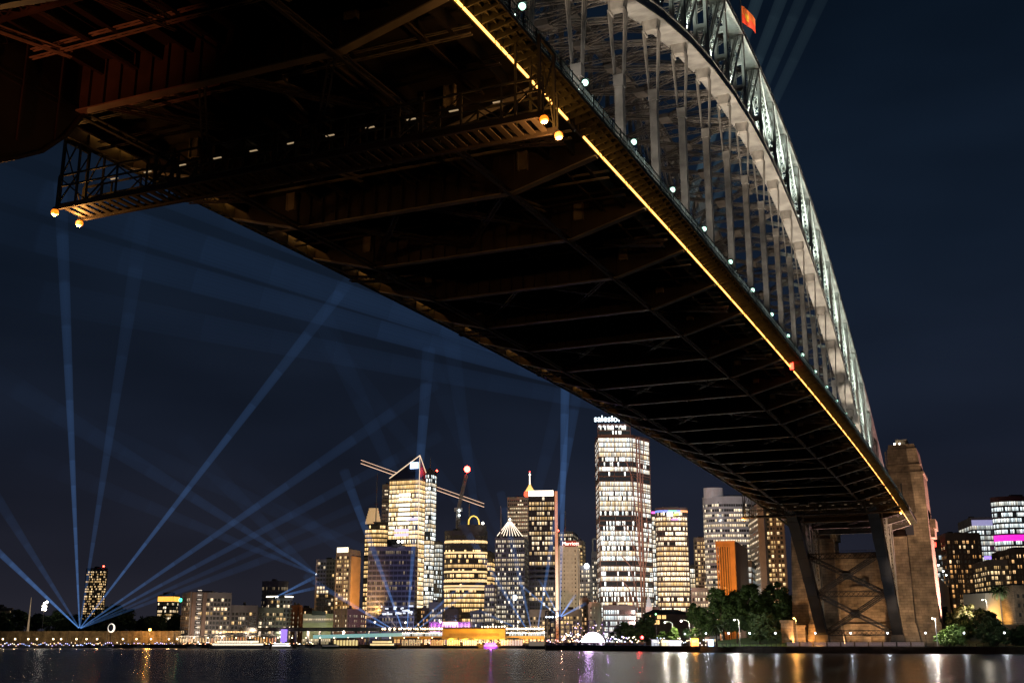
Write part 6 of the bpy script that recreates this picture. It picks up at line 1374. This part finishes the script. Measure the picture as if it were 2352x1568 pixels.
for q, g, wp, lab in (((1306, 560), 1.0, 46, 'tall upright beam above the scaffold tower'), ((1180, 1330), .5, 8, 'thin left leaning beam from the scaffold tower'), ((1322, 1365), .7, 8, 'short right leaning beam from the scaffold tower'), ((1345, 1385), .6, 10, 'lower right leaning beam from the scaffold tower'), ((1238, 1330), .4, 6, 'thin steep beam left of the tall upright one')):
    beam_px((1286, 1417), 600, q, 640, 1.6, wp * .8, g * 1.2, lab)
for q, g, lab in (((1905, -60), 1.0, 'leftmost pale beam in the sky above the arch'), ((1985, -60), .7, 'second pale beam in the sky right of the arch'), ((2050, -60), .5, 'third pale beam in the sky right of the arch'), ((2120, -60), .4, 'faintest pale beam in the sky right of the arch')):
    A = Vector((-83.8 + (q[0] - 1775) * .004, 258 + (q[0] - 1775) * .02, zg(258) + 2.9)); beam_of_light(A, at(q[0], -500, 330), .8, 6, g * .38, lab, ci=1)
for i, (q, g, wp, lab) in enumerate((((-120, 380), .95, 100, 'broad soft blue beam from the hidden pylon top, highest of them'), ((-120, 490), .75, 85, 'broad soft blue beam from the hidden pylon top, second highest'), ((60, 330), .5, 60, 'soft blue beam just under the left deck edge'), ((-120, 640), .35, 90, 'broad soft blue beam from the hidden pylon top, lowest'))):
    A = Vector((-80 + i * 1.6, 522, 90.6)); B_ = at(*q, 430); beam_of_light(A, B_, 3, wp / FPX * 430, g, lab)
for p, q, g, wp, lab in (((1180, 1300), (560, 560), .25, 70, 'faint beam rising to the left behind the sail roofed tower'), ((1180, 1300), (900, 620), .22, 60, 'faint steep beam behind the pyramid roofed tower'), ((905, 1290), (-60, 870), .3, 70, 'faint wide beam over the left apartments')):
    beam_px(p, 1120, q, 1150, 16, wp, g, lab)

for q, g, wp, lab in (((330, 500), .45, 40, 'faint steep beam of the far left fan right of the upright one'), ((1020, 1130), .3, 34, 'thin low beam of the far left fan just above the roofs'), ((-60, 1060), .3, 30, 'faint second left leaning beam of the far left fan')):
    beam_px(S0, 818, q, 950, 2.0, wp, g, lab)
for p, q, g, wp, lab in (((1067, 1443), (700, 640), .4, 60, 'faint tall beam leaning left behind the sail roofed tower'), ((1130, 1443), (1010, 600), .4, 52, 'faint tall beam behind the rounded tower'), ((1150, 1443), (1330, 760), .35, 50, 'faint tall right leaning beam behind the dark tower'), ((840, 1443), (420, 1010), .35, 44, 'faint beam over the apartment towers'), ((1010, 1443), (560, 1080), .3, 44, 'faint lower beam over the apartment towers')):
    beam_px(p, 1150, q, 1300, 3, wp, g, lab)

# ================================================================ FACADE FLOODLIGHTS AND ADDED FILL
def wash(p, d0, tgt, power, col, cone, label='small floodlight on a low roof aimed at a facade', bl=.6, z=None, r=1.5):
    a = at(*p, d0); b_ = at(*tgt[:2], tgt[2]); 
    if z is not None: a.z = z
    t = thing('facade_wash_light', (a.x, a.y, a.z - 1.2), label, 'floodlight', 'floodlights lighting the city facades'); m = MB(); m.rbox(a, .8, .6, a.z - 1.2, a.z - .7, HEAD); m.build('housing', DARK, t)
    in_thing(lamp('wash', 'SPOT', a, power, col, r, b_, cone, bl), t)
for px in range(440, 1840, 70): wash((px, 1452), 778 if px < 1260 else 700, (px + 12, 1330, 900), 12000 if px < 700 else 26000, (1, .80, .62), 130)  # added fill lights that lift the facades in place of city glow
for px in (2200, 2300): wash((px, 1400), 600, (px, 1300, 760), 16000, (1, .8, .65), 120)  # two more added fill lights for the right-hand towers
OC = (1, .36, .06)
wash((1676, 1372), 640, (1676, 1290, 700), 190000, OC, 90, 'orange floodlight in front of the orange washed building')
wash((1666, 1345), 650, (1676, 1300, 700), 60000, OC, 110, 'lower orange floodlight in front of the orange washed building')
for px in (1036, 1066, 1096, 1126, 1150): wash((px, 1468), 738, (px, 1452, 757), 15000, (1, .46, .05), 120, 'amber floodlight on the wharf roofs aimed at the orange hall')
for px in (930, 965, 1000, 1180, 1210, 1240): wash((px, 1468), 746, (px, 1463, 760), 6000, (1, .46, .05), 120, 'amber floodlight on the wharf roofs aimed at the station')
for px in (1003, 1036, 1068): wash((px, 1446), 775, (px, 1434, 799), 42000, (.75, .25, 1), 110, 'violet floodlight in front of the violet washed building')
wash((845, 1400), 850, (812, 1330, 893), 120000, (1, .52, .14), 100, 'amber floodlight beside the blank side wall')
wash((1308, 1400), 840, (1308, 1330, 925), 110000, (1, .85, .6), 80, 'warm floodlight below the pale hotel')
wash((730, 1452), 800, (732, 1430, 838), 22000, (.8, .95, .5), 110, 'greenish floodlight below the green walled hall')
wash((1490, 1410), 700, (1468, 1200, 890), 340000, (1, .45, .36), 60, 'pink floodlight below the tallest tower columns')
wash((1489, 1410), 740, (1490, 1378, 778), 26000, (.3, .8, 1), 70, 'blue floodlight below the slim spire')
wash((1650, 1150), 800, (1652, 1130, 862), 40000, (.95, .97, 1), 90, 'white floodlight facing the blank roof drum')
wash((1185, 1245), 960, (1190, 1180, 1055), 90000, (1, .78, .6), 80, 'warm floodlight on a roof below the beige tower')

wash((897, 1430), 790, (897, 1340, 868), 90000, (.50, .52, 1), 110, 'bluish floodlight in front of the unlit tower')  # added light imitating the searchlight glow on this tower
# moored yachts and poles for the far quay
for i, px in enumerate((70, 160, 250, 330, 452, 700, 735)):
    c = gx(px, 742 + (i % 3) * 3); t = thing('moored_yacht', (c.x, c.y, 0), 'small moored yacht with bare mast along the far left quay', 'yacht', 'yachts moored along the far left quay'); m = MB(); U = RV * 4.5; V = HV * 1.3
    m.hexa([(c - U * .8 - V * .6)[:2] + (-.2,), (c + U * .6 - V * .6)[:2] + (-.2,), (c + U * .6 + V * .6)[:2] + (-.2,), (c - U * .8 + V * .6)[:2] + (-.2,), (c - U - V)[:2] + (1.1,), (c + U * 1.1 - V * .3)[:2] + (1.1,), (c + U * 1.1 + V * .3)[:2] + (1.1,), (c - U + V)[:2] + (1.1,)]); m.build('hull', HULLW, t)
    m = MB(); m.rbox(c - RV * .6, 3.4, 1.6, 1.1, 1.8, HEAD); m.build('cabin', HULLW, t); m = MB(); m.tube((c.x, c.y, 1.1), (c.x, c.y, 10.5), .09, .05, 6); m.beam((c.x, c.y, 2.3), (c - RV * 3.6)[:2] + (2.4,), .12, .12); m.build('mast', HULLW, t)
for i, px in enumerate(range(450, 1250, 32)):
    c = gx(px, 757.5); t = thing('quay_lamp_post', (c.x, c.y, 2.3), 'small lamp post at the water edge of the central quay', 'lamp', 'lamp posts along the central quay'); m = MB(); m.tube((c.x, c.y, 2.3), (c.x, c.y, 6.3), .09, .06, 6); m.build('post', IRON, t); m = MB(); m.ball((c.x, c.y, 6.6), .4, 8, 6); m.build('globe', MC['quay_warm'], t)

for px, py_, cc in ((1330, 1462, (.7, .3, 1)), (1395, 1462, (.6, .35, 1)), (1420, 1464, (.4, .4, 1)), (1290, 1462, (1, .5, .3))):  # lights added to tint the crowd area near the dome
    c = gx(px, 596); t = thing('crowd_fill_light', (c.x, c.y, 2.3), 'small coloured stage light standing among the quay crowd', 'light', 'stage lights among the quay crowd'); m = MB(); m.tube((c.x, c.y, 2.3), (c.x, c.y, 4.6), .06, .05, 6); m.rbox(c, .4, .4, 4.6, 5.0, HEAD); m.build('stand', IRON, t); in_thing(lamp('crowd_glow', 'POINT', (c.x, c.y, 5.4), 1800, cc, .3), t)
